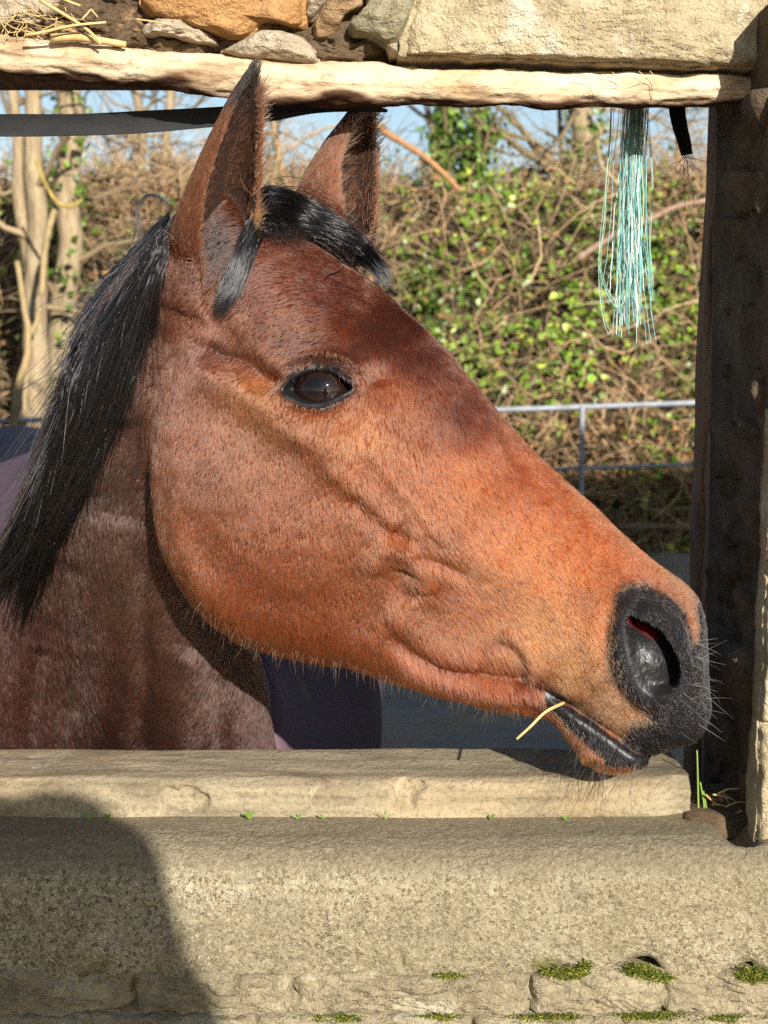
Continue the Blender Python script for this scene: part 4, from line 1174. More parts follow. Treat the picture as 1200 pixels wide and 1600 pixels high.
BLACK = srgb(31, 28, 28)
MUZ = [(1000, 905), (1040, 925), (1078, 925), (1120, 920), (1140, 1000), (1140, 1160), (1040, 1200), (1000, 1190), (972, 1160), (985, 1128), (1010, 1122), (988, 1106), (962, 1068), (950, 1010), (958, 955), (975, 915)]
NOSEB = [(1030, 886), (1060, 905), (1082, 930), (1090, 970), (1088, 1000), (1080, 985), (1066, 950), (1044, 926), (1020, 906)]   # brown strip between the nostrils
LIPB = [(846, 1082), (880, 1100), (930, 1132), (985, 1172), (1020, 1190), (1000, 1202), (950, 1196), (935, 1180), (905, 1152), (870, 1116)]
LIPC = [(812, 1046), (840, 1050), (870, 1068), (905, 1098), (890, 1104), (850, 1086), (822, 1072)]
def coat(P, pxn, pxw, oh, ie, want='hair'):
    """returns colour, blackness 0..1 and length of the hair at each point"""
    n = len(P)
    nz = vnoise(P, 60, 3) * 5 + vnoise(P, 160, 4) * 3 + (rng.normal(0, 7, n) if want == 'hair' else 0)
    ch = chunks(idw, pxn, CC); cn = chunks(idw, pxw, CN)
    col = ch * oh[:, None] + cn * (1 - oh)[:, None]
    lum = col @ np.array([.3, .55, .15]); col = np.clip(lum[:, None] + (col - lum[:, None]) * 1.08, .004, 1) * (np.array([.66, .53, .40])[None] * (1 + .22 * sstep(pxn[:, :1], 700, 900)) * oh[:, None] + np.array([.62, .47, .30]) * (1 - oh)[:, None])
    mott = 1 + .10 * vnoise(P, 45, 1) + .10 * vnoise(P, 130, 2)
    col = col * mott[:, None]
    bl = np.zeros(n)
    h = oh > .3
    def poly(pg, soft, amt=1.0):
        nonlocal bl
        lo = np.min(pg, 0) - 60; hi = np.max(pg, 0) + 60
        m = h & (pxn > lo).all(1) & (pxn < hi).all(1)
        if m.any():
            s = 1 - sstep(in_poly(pxn[m], pg) + nz[m], -soft, soft)
            bl[m] = np.maximum(bl[m], s * amt)
    poly(MUZ, 15); poly(LIPB, 4); poly(LIPC, 14, .72)
    m = h & (pxn > [1000, 860]).all(1)
    if m.any():
        s = 1 - sstep(in_poly(pxn[m], NOSEB) + nz[m] * .5, -6, 8); bl[m] *= 1 - s * .95
    # dark skin round the eye
    e = [(436, 606), (450, 586), (474, 571), (500, 563), (530, 568), (556, 588), (560, 608), (545, 626), (516, 640), (490, 643), (462, 636), (444, 622)]
    poly(e, 12, .62)
    poly([(438, 610), (450, 592), (473, 579), (497, 573), (524, 578), (545, 592), (558, 606), (540, 620), (516, 631), (492, 636), (468, 633), (450, 624)], 4, .97)
    # dark smudges: shade of the eye and cheek creases painted in; nostril spot, forehead
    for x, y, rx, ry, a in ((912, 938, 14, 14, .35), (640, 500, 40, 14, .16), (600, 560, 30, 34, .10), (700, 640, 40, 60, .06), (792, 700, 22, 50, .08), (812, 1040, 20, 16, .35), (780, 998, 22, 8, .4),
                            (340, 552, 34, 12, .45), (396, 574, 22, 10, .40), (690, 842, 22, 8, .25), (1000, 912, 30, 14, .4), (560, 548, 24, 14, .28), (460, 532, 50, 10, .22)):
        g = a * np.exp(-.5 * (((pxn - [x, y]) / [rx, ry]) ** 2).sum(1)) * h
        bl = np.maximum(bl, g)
    col = col * (1 - bl)[:, None] + BLACK * bl[:, None]
    # ears: brown with black tips and rims
    tz = sstep(-pxw[:, 1], -215, -150)
    ec = srgb(92, 46, 22) * (1 - tz)[:, None] + srgb(34, 30, 28) * tz[:, None]
    col = col * (1 - ie)[:, None] + ec * mott[:, None] * ie[:, None]
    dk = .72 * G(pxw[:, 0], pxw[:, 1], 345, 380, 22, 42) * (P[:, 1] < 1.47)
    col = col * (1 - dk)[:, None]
    # length
    L = np.where(oh > .5, .0082, .0105)
    L = L + oh * .006 * sstep(pxn[:, 1] - 960 - (pxn[:, 0] - 500) * .22, -30, 50) * (pxn[:, 0] < 850)
    L = L - oh * .004 * sstep(pxn[:, 0], 760, 960)
    L = np.where(bl > .6, .0032, L)
    L = np.where(ie > .5, .010, L)
    L = L * (1 - .6 * np.exp(-.5 * (((pxn - [498, 606]) / [50, 36]) ** 2).sum(1)) * oh)
    return np.clip(col, .002, 1), bl, L
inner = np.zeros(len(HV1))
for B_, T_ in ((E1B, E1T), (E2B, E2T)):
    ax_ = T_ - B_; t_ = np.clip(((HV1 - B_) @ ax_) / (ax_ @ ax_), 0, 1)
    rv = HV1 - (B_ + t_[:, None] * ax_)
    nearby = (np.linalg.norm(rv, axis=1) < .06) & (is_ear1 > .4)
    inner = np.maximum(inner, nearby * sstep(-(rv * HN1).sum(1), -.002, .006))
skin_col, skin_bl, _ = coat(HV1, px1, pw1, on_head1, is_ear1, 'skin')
bare = np.maximum(1 - sstep(nos_sd, -6, 8), (1 - sstep(eye_sd, 3, 8)))
bare = np.maximum(bare, (1 - sstep(np.abs(mouth_d - 9), 8, 13)) * (px1[:, 0] > 850))
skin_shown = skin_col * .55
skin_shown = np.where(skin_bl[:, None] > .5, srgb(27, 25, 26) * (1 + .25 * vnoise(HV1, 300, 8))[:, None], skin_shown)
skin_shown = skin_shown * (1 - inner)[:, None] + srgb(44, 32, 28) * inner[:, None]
# red lining of the nostril
RED = [(980, 967), (996, 968), (1014, 976), (1026, 988), (1027, 1002), (1013, 995), (996, 983), (983, 975)]
m = (on_head1 > .5) & (np.abs(px1 - [1004, 984]) < [50, 45]).all(1)
s = 1 - sstep(in_poly(px1[m], RED), -3, 2)
skin_shown[m] = skin_shown[m] * (1 - s)[:, None] + srgb(92, 14, 18) * s[:, None]

sk = NT('horse_skin')
va = sk.n('ShaderNodeVertexColor'); va.layer_name = 'skin'
sk.l(va.outputs[0], sk.b.inputs['Base Color'])
vb = sk.n('ShaderNodeAttribute'); vb.attribute_name = 'bare'
sk.l(sk.math('SUBTRACT', .85, sk.math('MULTIPLY', vb.outputs['Fac'], .43)), sk.b.inputs['Roughness'])
sk.l(sk.math('ADD', .12, sk.math('MULTIPLY', vb.outputs['Fac'], .3)), sk.b.inputs['Specular IOR Level'])
sk.bump(sk.math('ADD', sk.noise(420, 2, .5), sk.math('MULTIPLY', sk.noise(150, 3, .6), 2.0)), .45, .0016)

# trunk and legs join the same mesh under the rug
_me, _tv, _tf = tmp_mesh([trunk] + legs); bpy.data.meshes.remove(_me)
nH = len(HV1)
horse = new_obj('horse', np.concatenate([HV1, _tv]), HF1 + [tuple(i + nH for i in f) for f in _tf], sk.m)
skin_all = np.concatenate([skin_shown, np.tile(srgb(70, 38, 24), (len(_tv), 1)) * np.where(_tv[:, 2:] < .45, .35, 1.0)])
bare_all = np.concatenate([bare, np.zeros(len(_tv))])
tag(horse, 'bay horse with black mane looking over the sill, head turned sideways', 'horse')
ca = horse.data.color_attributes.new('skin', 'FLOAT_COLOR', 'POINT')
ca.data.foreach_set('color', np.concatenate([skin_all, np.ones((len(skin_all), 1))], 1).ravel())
ba = horse.data.attributes.new('bare', 'FLOAT', 'POINT')
ba.data.foreach_set('value', bare_all.astype(np.float32))

# ---- hair curves
def hair_obj(name, P, R, C, mat, parent):
    """P (n,k,3) points, R (n,k) radii, C (n,3) colours"""
    n, k, _ = P.shape
    hc = bpy.data.hair_curves.new(name)
    hc.add_curves([k] * n)
    hc.position_data.foreach_set('vector', np.ascontiguousarray(P, np.float32).ravel())
    ra = hc.attributes.get('radius') or hc.attributes.new('radius', 'FLOAT', 'POINT')
    ra.data.foreach_set('value', np.ascontiguousarray(R, np.float32).ravel())
    a = hc.attributes.new('tint', 'FLOAT_COLOR', 'CURVE')
    a.data.foreach_set('color', np.concatenate([C, np.ones((n, 1))], 1).astype(np.float32).ravel())
    hc.materials.append(mat)
    o = bpy.data.objects.new(name, hc)
    COL.objects.link(o); o.parent = parent
    return o

def hair_mat(name, rough=.35, radial=.45, coat_=0.0, sheen=0.0):
    m = bpy.data.materials.new(name); m.use_nodes = True
    t = m.node_tree; t.nodes.clear()
    out = t.nodes.new('ShaderNodeOutputMaterial')
    h = t.nodes.new('ShaderNodeBsdfHairPrincipled')
    h.model = 'CHIANG'; h.parametrization = 'COLOR'
    h.inputs['Roughness'].default_value = rough; h.inputs['Radial Roughness'].default_value = radial
    h.inputs['Coat'].default_value = coat_
    h.inputs['IOR'].default_value = 1.55
    a = t.nodes.new('ShaderNodeAttribute'); a.attribute_name = 'tint'
    t.links.new(a.outputs['Color'], h.inputs['Color'])
    if sheen:
        r = t.nodes.new('ShaderNodeBsdfHair'); r.component = 'Reflection'
        r.inputs['Color'].default_value = (.95, .86, .76, 1)
        r.inputs['RoughnessU'].default_value = .28; r.inputs['RoughnessV'].default_value = .7
        mx = t.nodes.new('ShaderNodeMixShader'); mx.inputs[0].default_value = sheen
        t.links.new(h.outputs[0], mx.inputs[1]); t.links.new(r.outputs[0], mx.inputs[2]); t.links.new(mx.outputs[0], out.inputs[0])
    else:
        t.links.new(h.outputs[0], out.inputs[0])
    return m

FLOW = [  # x, y, dx, dy : lie of the hair on the head
    (420, 420, -.9, .45), (500, 430, -.85, .35), (580, 460, -.7, .2), (620, 500, -.4, .7), (480, 500, -.95, .35), (420, 500, -.85, .55), (560, 540, -.5, .8), (660, 540, .2, 1), (700, 600, .25, 1), (330, 500, -.6, .8),
    (640, 640, .05, 1), (560, 640, -.1, 1), (500, 660, -.15, 1), (420, 660, -.3, 1), (350, 680, -.15, 1), (300, 640, -.3, 1), (280, 740, -.45, .9), (330, 780, -.45, .9), (420, 780, -.25, 1), (500, 800, -.1, 1), (580, 780, .2, 1),
    (300, 880, -.3, 1), (400, 900, -.3, 1), (500, 920, -.15, 1), (450, 1010, -.15, 1), (560, 1020, -.05, 1), (640, 880, .3, 1), (640, 960, 0, 1), (700, 800, .35, 1), (760, 740, .45, 1), (820, 780, .5, .95), (880, 820, .6, .9), (960, 860, .7, .7),
    (760, 900, .55, .9), (840, 940, .6, .8), (900, 960, .5, .9), (700, 1000, .35, 1), (760, 1050, .35, 1), (680, 1080, .1, 1), (800, 1095, .3, 1), (900, 1050, .2, 1), (960, 1100, .3, 1), (930, 1180, .2, 1), (1040, 900, .8, .6),
    (1090, 960, .4, .9), (1060, 1140, .2, 1), (460, 570, -.6, .5), (540, 575, .4, .4), (450, 640, -.4, .8), (390, 600, -.5, .8), (1090, 1100, .5, .8)]
FLOWN = [(250, 480, -.35, 1), (270, 600, -.5, .9), (200, 640, -.5, .85), (150, 720, -.5, .85), (240, 760, -.6, .8), (200, 860, -.1, 1), (240, 900, -.5, .8), (120, 900, -.35, .95), (180, 1000, -.2, 1), (270, 980, -.45, .85), (300, 1080, -.4, .9),
         (240, 1120, -.5, .8), (120, 1100, -.15, 1), (40, 1080, -.3, 1), (380, 1120, -.2, 1)]
def flow_at(p, ctrl):
    ctrl = np.array(ctrl, float); d = ctrl[:, 2:4] / np.hypot(ctrl[:, 2], ctrl[:, 3])[:, None]
    d2 = ((p[:, None] - ctrl[None, :, :2]) ** 2).sum(-1) + 400
    w = d2 ** -1.5
    v = w @ d
    return v / np.hypot(v[:, 0], v[:, 1])[:, None]

def scatter(V, F, N, dens_w, n):
    T = np.array([t for q in F for t in ((q[0], q[1], q[2]), (q[0], q[2], q[3]))] if len(F[0]) == 4 and False else [t for q in F for t in ([(q[0], q[1], q[2])] + ([(q[0], q[2], q[3])] if len(q) == 4 else []))])
    a, b, c = V[T[:, 0]], V[T[:, 1]], V[T[:, 2]]
    area = np.linalg.norm(np.cross(b - a, c - a), axis=1) * dens_w[T].mean(1)
    cdf = np.cumsum(area); cdf /= cdf[-1]
    i = np.searchsorted(cdf, rng.random(n))
    r1, r2 = np.sqrt(rng.random(n)), rng.random(n)
    w = np.stack([1 - r1, r1 * (1 - r2), r1 * r2], -1)
    return T[i], w

def coat_hair(n):
    view = norm(HV1 - CAM)
    facing = -(HN1 * view).sum(1)
    wgt = sstep(facing, -.55, -.1)
    wgt *= (1 - .97 * bare)
    wgt *= 1 - .72 * (skin_bl > .75)
    wgt *= 1 + .8 * is_ear1 * (1 - inner)
    wgt *= 1 - .8 * inner
    pwv = pw1
    wgt *= ((pwv[:, 0] > -140) & (pwv[:, 1] < 1300))
    wgt *= 1 - .35 * (on_head1 < .5)
    wgt *= 1 + .9 * (on_head1 > .5) * sstep(px1[:, 0], 560, 800)
    T, w = scatter(HV1, HF1, HN1, wgt, n)
    mixa = lambda A: (A[T] * (w[..., None] if A.ndim == 2 else w)).sum(1)
    P, Nn, oh, ie = mixa(HV1), norm(mixa(HN1)), mixa(on_head1), mixa(is_ear1)
    pn, lc = near_px(P); pww = proj(P)
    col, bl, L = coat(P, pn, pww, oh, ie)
    v2 = chunks(flow_at, pn, FLOW) * oh[:, None] + chunks(flow_at, pww, FLOWN) * (1 - oh)[:, None]
    far = (lc[:, 1] > 0)[:, None]
    v3 = v2[:, :1] * RIGHT - v2[:, 1:] * UP
    v3m = v3 - 2 * (v3 @ HL)[:, None] * HL
    v3 = np.where(far & (oh > .5)[:, None], v3m, v3)
    # ears: towards the tip, combed outward on the rims
    ax = np.where((pww[:, 0] > 440)[:, None], (E2T - E2B)[None], (E1T - E1B)[None])
    v3 = v3 * (1 - ie)[:, None] + norm(ax) * ie[:, None] + np.array([.35, 0, -.1]) * (ie * (pww[:, 0] % 1 + .3))[:, None]
    jit = np.stack([vnoise(P, 90, 11), vnoise(P, 90, 12), vnoise(P, 90, 13)], -1) * (.10 + .10 * oh)[:, None] + rng.normal(0, .10, (n, 3))
    t = v3 + jit
    t = norm(t - Nn * (t * Nn).sum(1)[:, None])
    side = np.cross(Nn, t)
    L = L * rng.uniform(.65, 1.25, n) * (1 + .15 * oh * vnoise(P, 50, 14))
    lift = np.clip(.19 + .07 * vnoise(P, 70, 15) + rng.normal(0, .05, n), .05, .6)
    s = np.array([0, .4, .75, 1.0])
    curl = rng.normal(0, .10, n)
    pts = (P - Nn * .0003)[:, None] + t[:, None] * (L[:, None] * s)[..., None] + Nn[:, None] * (L[:, None] * lift[:, None] * (s - .45 * s ** 2) + .0005 * np.minimum(s * 3, 1))[..., None] \
        + side[:, None] * (L * curl)[:, None, None] * (s ** 2)[None, :, None]
    # neighbouring hairs lean together into small locks
    from mathutils.kdtree import KDTree
    seeds = rng.choice(n, n // 11, replace=False)
    kd = KDTree(len(seeds))
    for q, x in enumerate(P[seeds]): kd.insert(x, q)
    kd.balance()
    inv = np.array([kd.find(x)[1] for x in P])
    cnt = np.maximum(np.bincount(inv, minlength=len(seeds)), 1).astype(float)
    cen = np.stack([np.bincount(inv, pts[:, -1, q], len(seeds)) / cnt for q in range(3)], -1)
    pull = (cen[inv] - pts[:, -1]) * (.24 * np.clip((L - .0045) / .006, 0, 1))[:, None]
    pts = pts + pull[:, None] * (s ** 1.6)[None, :, None]
    lock = rng.lognormal(0, .13, len(cnt))[inv]
    col = col * (lock ** np.where(bl > .5, 2.2, 1.0))[:, None]
    base_r = np.where(bl > .6, .00020, .00032) * rng.uniform(.8, 1.2, n)
    R = base_r[:, None] * np.array([1, .95, .7, .2])
    col = col * rng.lognormal(0, .16, n)[:, None]
    return pts, R, np.clip(col, .002, .9)
N_COAT = 310000
pts, R, C = coat_hair(N_COAT)
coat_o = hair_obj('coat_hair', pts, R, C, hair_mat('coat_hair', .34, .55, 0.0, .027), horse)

# ---- eye
em = NT('horse_eye')
cd = em.coords('Object')
sx = em.n('ShaderNodeSeparateXYZ'); em.l(cd, sx.inputs[0])
rad = em.math('SQRT', em.math('ADD', em.math('POWER', em.math('MULTIPLY', sx.outputs[0], .62), 2.0), em.math('POWER', sx.outputs[1], 2.0)))
em.l(em.ramp(em.math('MULTIPLY', rad, 40), [(0.0, (.004, .003, .003)), (.30, (.006, .004, .004)), (.36, (.014, .006, .004)), (.52, (.016, .006, .004)), (.62, (.005, .004, .004)), (.80, (.06, .045, .04)), (1.0, (.2, .17, .15))]), em.b.inputs['Base Color'])
em.set(Roughness=.03, IOR=1.46)
def eyeball(c, n):
    R_ = blob((0, 0, 0), (EYE_R, EYE_R, EYE_R), 40, 56)
    V, F = loft(R_)
    o = new_obj('eye', V, F, em.m, horse)
    fwd_img = HF - n * (HF @ n)
    q = Matrix((norm(fwd_img[None])[0], np.cross(n, norm(fwd_img[None])[0]), n)).transposed().to_4x4()
    o.matrix_local = Matrix.Translation(Vector(c)) @ q
    return o
eyeball(eye_c, eye_n)
mc = mirror(eye_c[None])[0]; mn = eye_n - 2 * (eye_n @ HL) * HL
eyeball(mc, mn)
# ================================================================== mane, forelock, whiskers
bt_all = BVHTree.FromPolygons([Vector(v) for v in HV1], HF1)
def hit_depth(px_, py_, default):
    d = norm(ray(px_, py_)[None])[0]
    h = bt_all.ray_cast(Vector(CAM), Vector(d), 3.0)
    return h[0][1] if h[0] is not None else default

def band_field(left, right, dl, lift, nu=40, nv=9):
    """grid of 3-D points for a sheet of hair between two outlines of the photograph, lying on the animal"""
    Lp, Rp = dens(np.array(left, float), nu), dens(np.array(right, float), nu)
    dl = dens(np.array(dl, float)[:, None], nu)[:, 0]
    D = np.empty((nu, nv))
    for i in range(nu):
        for j in range(nv):
            v = j / (nv - 1); p = Lp[i] * (1 - v) + Rp[i] * v
            D[i, j] = min(hit_depth(p[0], p[1], dl[i]), dl[i] + .02) - lift
    for _ in range(3):
        D[1:-1] = (D[:-2] + 2 * D[1:-1] + D[2:]) / 4; D[:, 1:-1] = (D[:, :-2] + 2 * D[:, 1:-1] + D[:, 2:]) / 4
    return Lp, Rp, D

def band_hair(name, field, n, u0, ulen, mat, k=14, clumps=160, col=(17, 16, 17), radius=.00030, spread=1.0, puff=.010, wave=3.0, drift=.12, parent=None, vpow=1.0):
    Lp, Rp, D = field; nu, nv = D.shape
    cl = rng.integers(0, clumps, n)
    cu = rng.random(clumps); cv = rng.random(clumps) ** vpow; cl_len = rng.uniform(*ulen, clumps)
    u_s = u0[0] + (u0[1] - u0[0]) * np.clip(cu[cl] + rng.normal(0, .05, n), 0, 1)
    v0 = np.clip(cv[cl] + rng.normal(0, .10, n), -.08, 1.08); v1 = cv[cl] + (v0 - cv[cl]) * .15 + rng.normal(0, .012, n)
    ln = cl_len[cl] * rng.uniform(.8, 1.1, n)
    s = np.linspace(0, 1, k)
    ue_ = np.minimum(u_s + ln, 1.0 - .42 * rng.random(clumps)[cl] ** 1.5 - .06 * rng.random(n))
    u = u_s[:, None] + (ue_ - u_s)[:, None] * s
    dr_ = rng.normal(0, drift, clumps)[cl]
    v = v0[:, None] * (1 - s) + v1[:, None] * s + .05 * np.sin(s * 6 + cl[:, None]) * s + dr_[:, None] * s ** 1.5
    ui = u * (nu - 1); i = np.clip(ui.astype(int), 0, nu - 2); f = (ui - i)[..., None]
    L_ = Lp[i] * (1 - f) + Lp[i + 1] * f; R_ = Rp[i] * (1 - f) + Rp[i + 1] * f
    p = L_ * (1 - v[..., None]) + R_ * v[..., None]
    p += rng.normal(0, wave, (n, 1, 2)) * (s ** 1.3)[None, :, None] * spread
    vi = np.clip(v, 0, 1) * (nv - 1); j = np.clip(vi.astype(int), 0, nv - 2); g_ = vi - j; f0 = f[..., 0]
    d = (D[i, j] * (1 - g_) + D[i, j + 1] * g_) * (1 - f0) + (D[i + 1, j] * (1 - g_) + D[i + 1, j + 1] * g_) * f0
    hgt = rng.random(n) ** 1.5 * puff + .35 * puff * np.sin(cl * 1.7)
    d = d - (hgt[:, None] * np.sin(np.clip(s * 1.2 + .12, 0, 1) * math.pi * .9))
    P = at(p[..., 0].ravel(), p[..., 1].ravel(), d.ravel()).reshape(n, k, 3)
    R = radius * rng.uniform(.7, 1.3, n)[:, None] * np.concatenate([np.ones(k - 4), [.95, .8, .55, .2]])
    C = srgb(*col)[None] * rng.lognormal(0, .3, n)[:, None] * rng.lognormal(0, .5, clumps)[cl][:, None]
    return hair_obj(name, P, R, np.clip(C, .001, .4), mat, parent or horse)

M_MANE = hair_mat('mane_hair', .20, .35, 0, .004)
mane_f = band_field([(262, 338), (236, 366), (178, 442), (132, 520), (108, 600), (82, 680), (58, 760), (20, 850), (-20, 930), (-60, 1000)],
                    [(262, 400), (250, 440), (222, 530), (192, 620), (158, 700), (126, 770), (98, 830), (74, 890), (52, 965), (34, 1024)],
                    [1.47, 1.50, 1.54, 1.57, 1.60, 1.63, 1.66, 1.71, 1.76, 1.82], .010)
band_hair('mane', mane_f, 5600, (-.02, .64), (.16, .46), M_MANE, clumps=360, wave=9.0, puff=.010, drift=.16, vpow=1.35)
band_hair('loose_mane_hair', mane_f, 900, (-.02, .7), (.12, .42), M_MANE, clumps=400, wave=16.0, puff=.016, drift=.35, col=(34, 24, 20), radius=.00022)
# hairs lifting off the crest
k = 12; n = 420
s = np.linspace(0, 1, k)
u = rng.random(n) ** 1.2 * .62
Lp, Rp, D = mane_f
i = (u * 38).astype(int)
p0 = Lp[i] + rng.normal(0, 6, (n, 2)) + [14, 0]
dr = np.stack([rng.normal(-85, 26, n), rng.normal(90, 40, n)], -1) * rng.uniform(.4, 1.1, n)[:, None]
pp = p0[:, None] + dr[:, None] * s[None, :, None] + np.stack([np.zeros((n, k)), rng.uniform(10, 60, n)[:, None] * s ** 2], -1)
dd = D[i, 0][:, None] + rng.normal(0, .02, n)[:, None] * s
P = at(pp[..., 0].ravel(), pp[..., 1].ravel(), dd.ravel()).reshape(n, k, 3)
hair_obj('stray_mane_hair', P, np.full((n, k), .00016), np.tile(srgb(28, 25, 24), (n, 1)), M_MANE, horse)
# a lock curling over behind the ear
n = 16
base = np.array([(264, 318), (246, 306), (228, 306), (217, 318), (213, 336), (214, 356), (208, 376)], float)
pp = dens(base, k)[None] + rng.normal(0, 1.5, (n, 1, 2)) + rng.normal(0, 5.5, (n, 1, 2)) * s[None, :, None] ** 1.5
P = at(pp[..., 0].ravel(), pp[..., 1].ravel(), np.full(n * k, 1.47) + np.repeat(rng.normal(0, .004, n), k)).reshape(n, k, 3)
hair_obj('curled_mane_lock', P, np.full((n, k), .0002), np.tile(srgb(24, 22, 22), (n, 1)), M_MANE, horse)

fore_f = band_field([(396, 318), (404, 299), (440, 299), (500, 328), (552, 364), (588, 405), (615, 450)], [(398, 352), (404, 362), (440, 366), (488, 378), (532, 386), (577, 411), (613, 449)],
                    [1.44, 1.45, 1.46, 1.47, 1.475, 1.475, 1.475], .005, nu=30, nv=9)
band_hair('forelock_wisps', fore_f, 260, (0, .5), (.3, .9), M_MANE, clumps=120, wave=14.0, puff=.008, drift=.45)
band_hair('forelock', fore_f, 1700, (0, .36), (.30, .95), M_MANE, clumps=110, wave=6.0, puff=.003, drift=.16)
lock_f = band_field([(392, 330), (380, 360), (366, 396), (352, 440), (340, 478), (334, 506)], [(418, 350), (408, 372), (392, 402), (378, 436), (362, 470), (344, 500)], [1.44, 1.43, 1.42, 1.42, 1.42, 1.42], .007, nu=24, nv=6)
band_hair('forelock_side', lock_f, 600, (0, .25), (.3, .98), M_MANE, clumps=40, wave=6.0, puff=.005)
# single curl on the forehead
n = 14
pp = dens(np.array([(505, 368), (524, 384), (535, 400), (538, 414), (530, 424), (516, 429), (508, 436)], float), k)[None] + rng.normal(0, .8, (n, 1, 2)) * (1 - .5 * s[None, :, None])
dd = np.array([[hit_depth(q_[0], q_[1], 1.45) - .004 for q_ in pp[0]]]).repeat(n, 0)
P = at(pp[..., 0].ravel(), pp[..., 1].ravel(), dd.ravel()).reshape(n, k, 3)
hair_obj('forelock_curl', P, np.full((n, k), .00022), np.tile(srgb(24, 22, 22), (n, 1)), M_MANE, horse)
# short dark fuzz where the forelock is rooted
n = 900
pf = np.stack([rng.normal(470, 26, n), rng.normal(372, 7, n)], -1)
dd = np.array([hit_depth(a_, b_, 1.46) for a_, b_ in pf])
P0 = at(pf[:, 0], pf[:, 1], dd - .0005)
dirs = norm(np.stack([rng.normal(-.1, .6, n), np.full(n, -.5), rng.normal(.1, .5, n)], -1))
P = P0[:, None] + dirs[:, None] * (rng.uniform(.006, .014, n)[:, None] * np.linspace(0, 1, 4))[..., None]
hair_obj('forelock_fuzz', P, np.full((n, 4), .0002), np.tile(srgb(40, 33, 30), (n, 1)), M_MANE, horse)

# tufts inside and along the rims of the ears
def ear_tufts(rings, n, v_range, u_range, dirs, ln, cols, name):
    ns, nm, _ = rings.shape; h = nm // 2
    i = (rng.uniform(*v_range, n) * (ns - 1)).astype(int); j = (rng.uniform(*u_range, n) * (h - 1)).astype(int)
    P0 = rings[i, h + j]
    d = norm(np.array(dirs) + rng.normal(0, .32, (n, 3)))
    L_ = rng.uniform(*ln, n); s4 = np.linspace(0, 1, 6)
    bend = rng.normal(0, .3, (n, 3)) + np.array([0, 0, .5])
    P = P0[:, None] + d[:, None] * (L_[:, None] * s4)[..., None] + bend[:, None] * (L_[:, None] * .45 * s4 ** 2)[..., None]
    t_ = (i / ns)[:, None]
    C = (srgb(*cols[0]) * (1 - t_) + srgb(*cols[1]) * t_) * rng.lognormal(0, .25, n)[:, None]
    hair_obj(name, P, np.full((n, 6), .0003) * np.array([1, 1, .9, .8, .6, .25]), np.clip(C, .002, .7), M_COAT, horse)
M_COAT = bpy.data.materials['coat_hair']
ear_tufts(ear1, 1500, (.12, .9), (.0, .42), (.75, -.2, .45), (.010, .020), ((166, 96, 52), (74, 56, 46)), 'ear_hair')
ear_tufts(ear1, 350, (.10, .5), (.6, 1.0), (.3, -.6, .5), (.006, .014), ((120, 70, 40), (60, 46, 40)), 'ear_hair')
ear_tufts(ear1, 700, (.02, .22), (.0, 1.0), (.5, -.5, .5), (.010, .024), ((128, 72, 38), (100, 60, 36)), 'ear_hair')
ear_tufts(ear1, 500, (.22, .42), (.0, .2), (.8, -.2, .25), (.008, .018), ((190, 104, 50), (170, 92, 46)), 'ear_hair')
ear_tufts(ear2, 1500, (.10, .93), (.0, 1.0), (.85, -.35, .3), (.010, .020), ((176, 104, 62), (120, 96, 82)), 'ear_hair')

# whiskers and long chin hairs
def whiskers(name, rects, col, mat):
    Ps, Rs = [], []
    kk = 9; s_ = np.linspace(0, 1, kk)
    for (x0, x1, y0, y1, n, dx, dy, l0, l1, rad_, toward) in rects:
        c_ = 0
        while c_ < n:
            x_, y_ = random.uniform(x0, x1), random.uniform(y0, y1); c_ += 1
            dp = hit_depth(x_, y_, None)
            if dp is None or dp > 1.45: continue
            p0 = at(x_, y_, dp)
            d_ = RIGHT * (dx + random.gauss(0, .3)) - UP * (dy + random.gauss(0, .25)) - np.array([0, 1, 0]) * (toward + random.gauss(0, .2))
            d_ = d_ / np.linalg.norm(d_); l_ = random.uniform(l0, l1)
            b_ = rng.normal(0, .12, 3)
            Ps.append(p0 + d_ * (l_ * s_)[:, None] + b_ * (l_ * s_ ** 2)[:, None] + np.array([0, 0, -.12]) * (l_ * s_ ** 2)[:, None]); Rs.append(rad_ * (1 - .75 * s_))
    hair_obj(name, np.array(Ps), np.array(Rs), np.tile(srgb(*col), (len(Ps), 1)), mat, horse)
whiskers('chin_whiskers', [(872, 1005, 1130, 1208, 70, -.35, 1, .018, .046, .00016, .1), (900, 1010, 1180, 1208, 34, -.5, 1, .025, .055, .00016, .0), (890, 985, 1030, 1120, 40, -.45, 1, .015, .035, .00014, .35), (760, 860, 1085, 1120, 24, -.1, 1, .012, .035, .00018, .2)], (34, 27, 24), M_MANE)
whiskers('muzzle_whiskers', [(1078, 1110, 1000, 1110, 22, 1, -.05, .010, .028, .0002, .3), (1060, 1105, 1080, 1150, 10, .7, .5, .012, .03, .0002, .3)], (214, 196, 170), M_COAT)
whiskers('eyelashes', [(462, 540, 572, 582, 46, .25, .9, .006, .012, .00018, .9), (455, 540, 624, 632, 16, .1, .8, .004, .007, .00014, .5)], (22, 19, 18), M_MANE)
whiskers('eye_whiskers', [(500, 530, 640, 660, 5, -.5, 1, .02, .035, .00018, .3), (540, 570, 550, 580, 3, .5, -1, .01, .02, .00016, .3)], (30, 24, 22), M_MANE)
whiskers('jaw_hair', [(x_, x_ + 24, np.interp(x_, [300, 370, 470, 540, 620, 700, 780, 840], [945, 1000, 1028, 1042, 1072, 1092, 1110, 1112]) - 12, np.interp(x_, [300, 370, 470, 540, 620, 700, 780, 840], [945, 1000, 1028, 1042, 1072, 1092, 1110, 1112]) + 6, 11, -.1, 1, .008, .018, .00018, .05) for x_ in range(300, 840, 24)], (120, 62, 34), M_COAT)

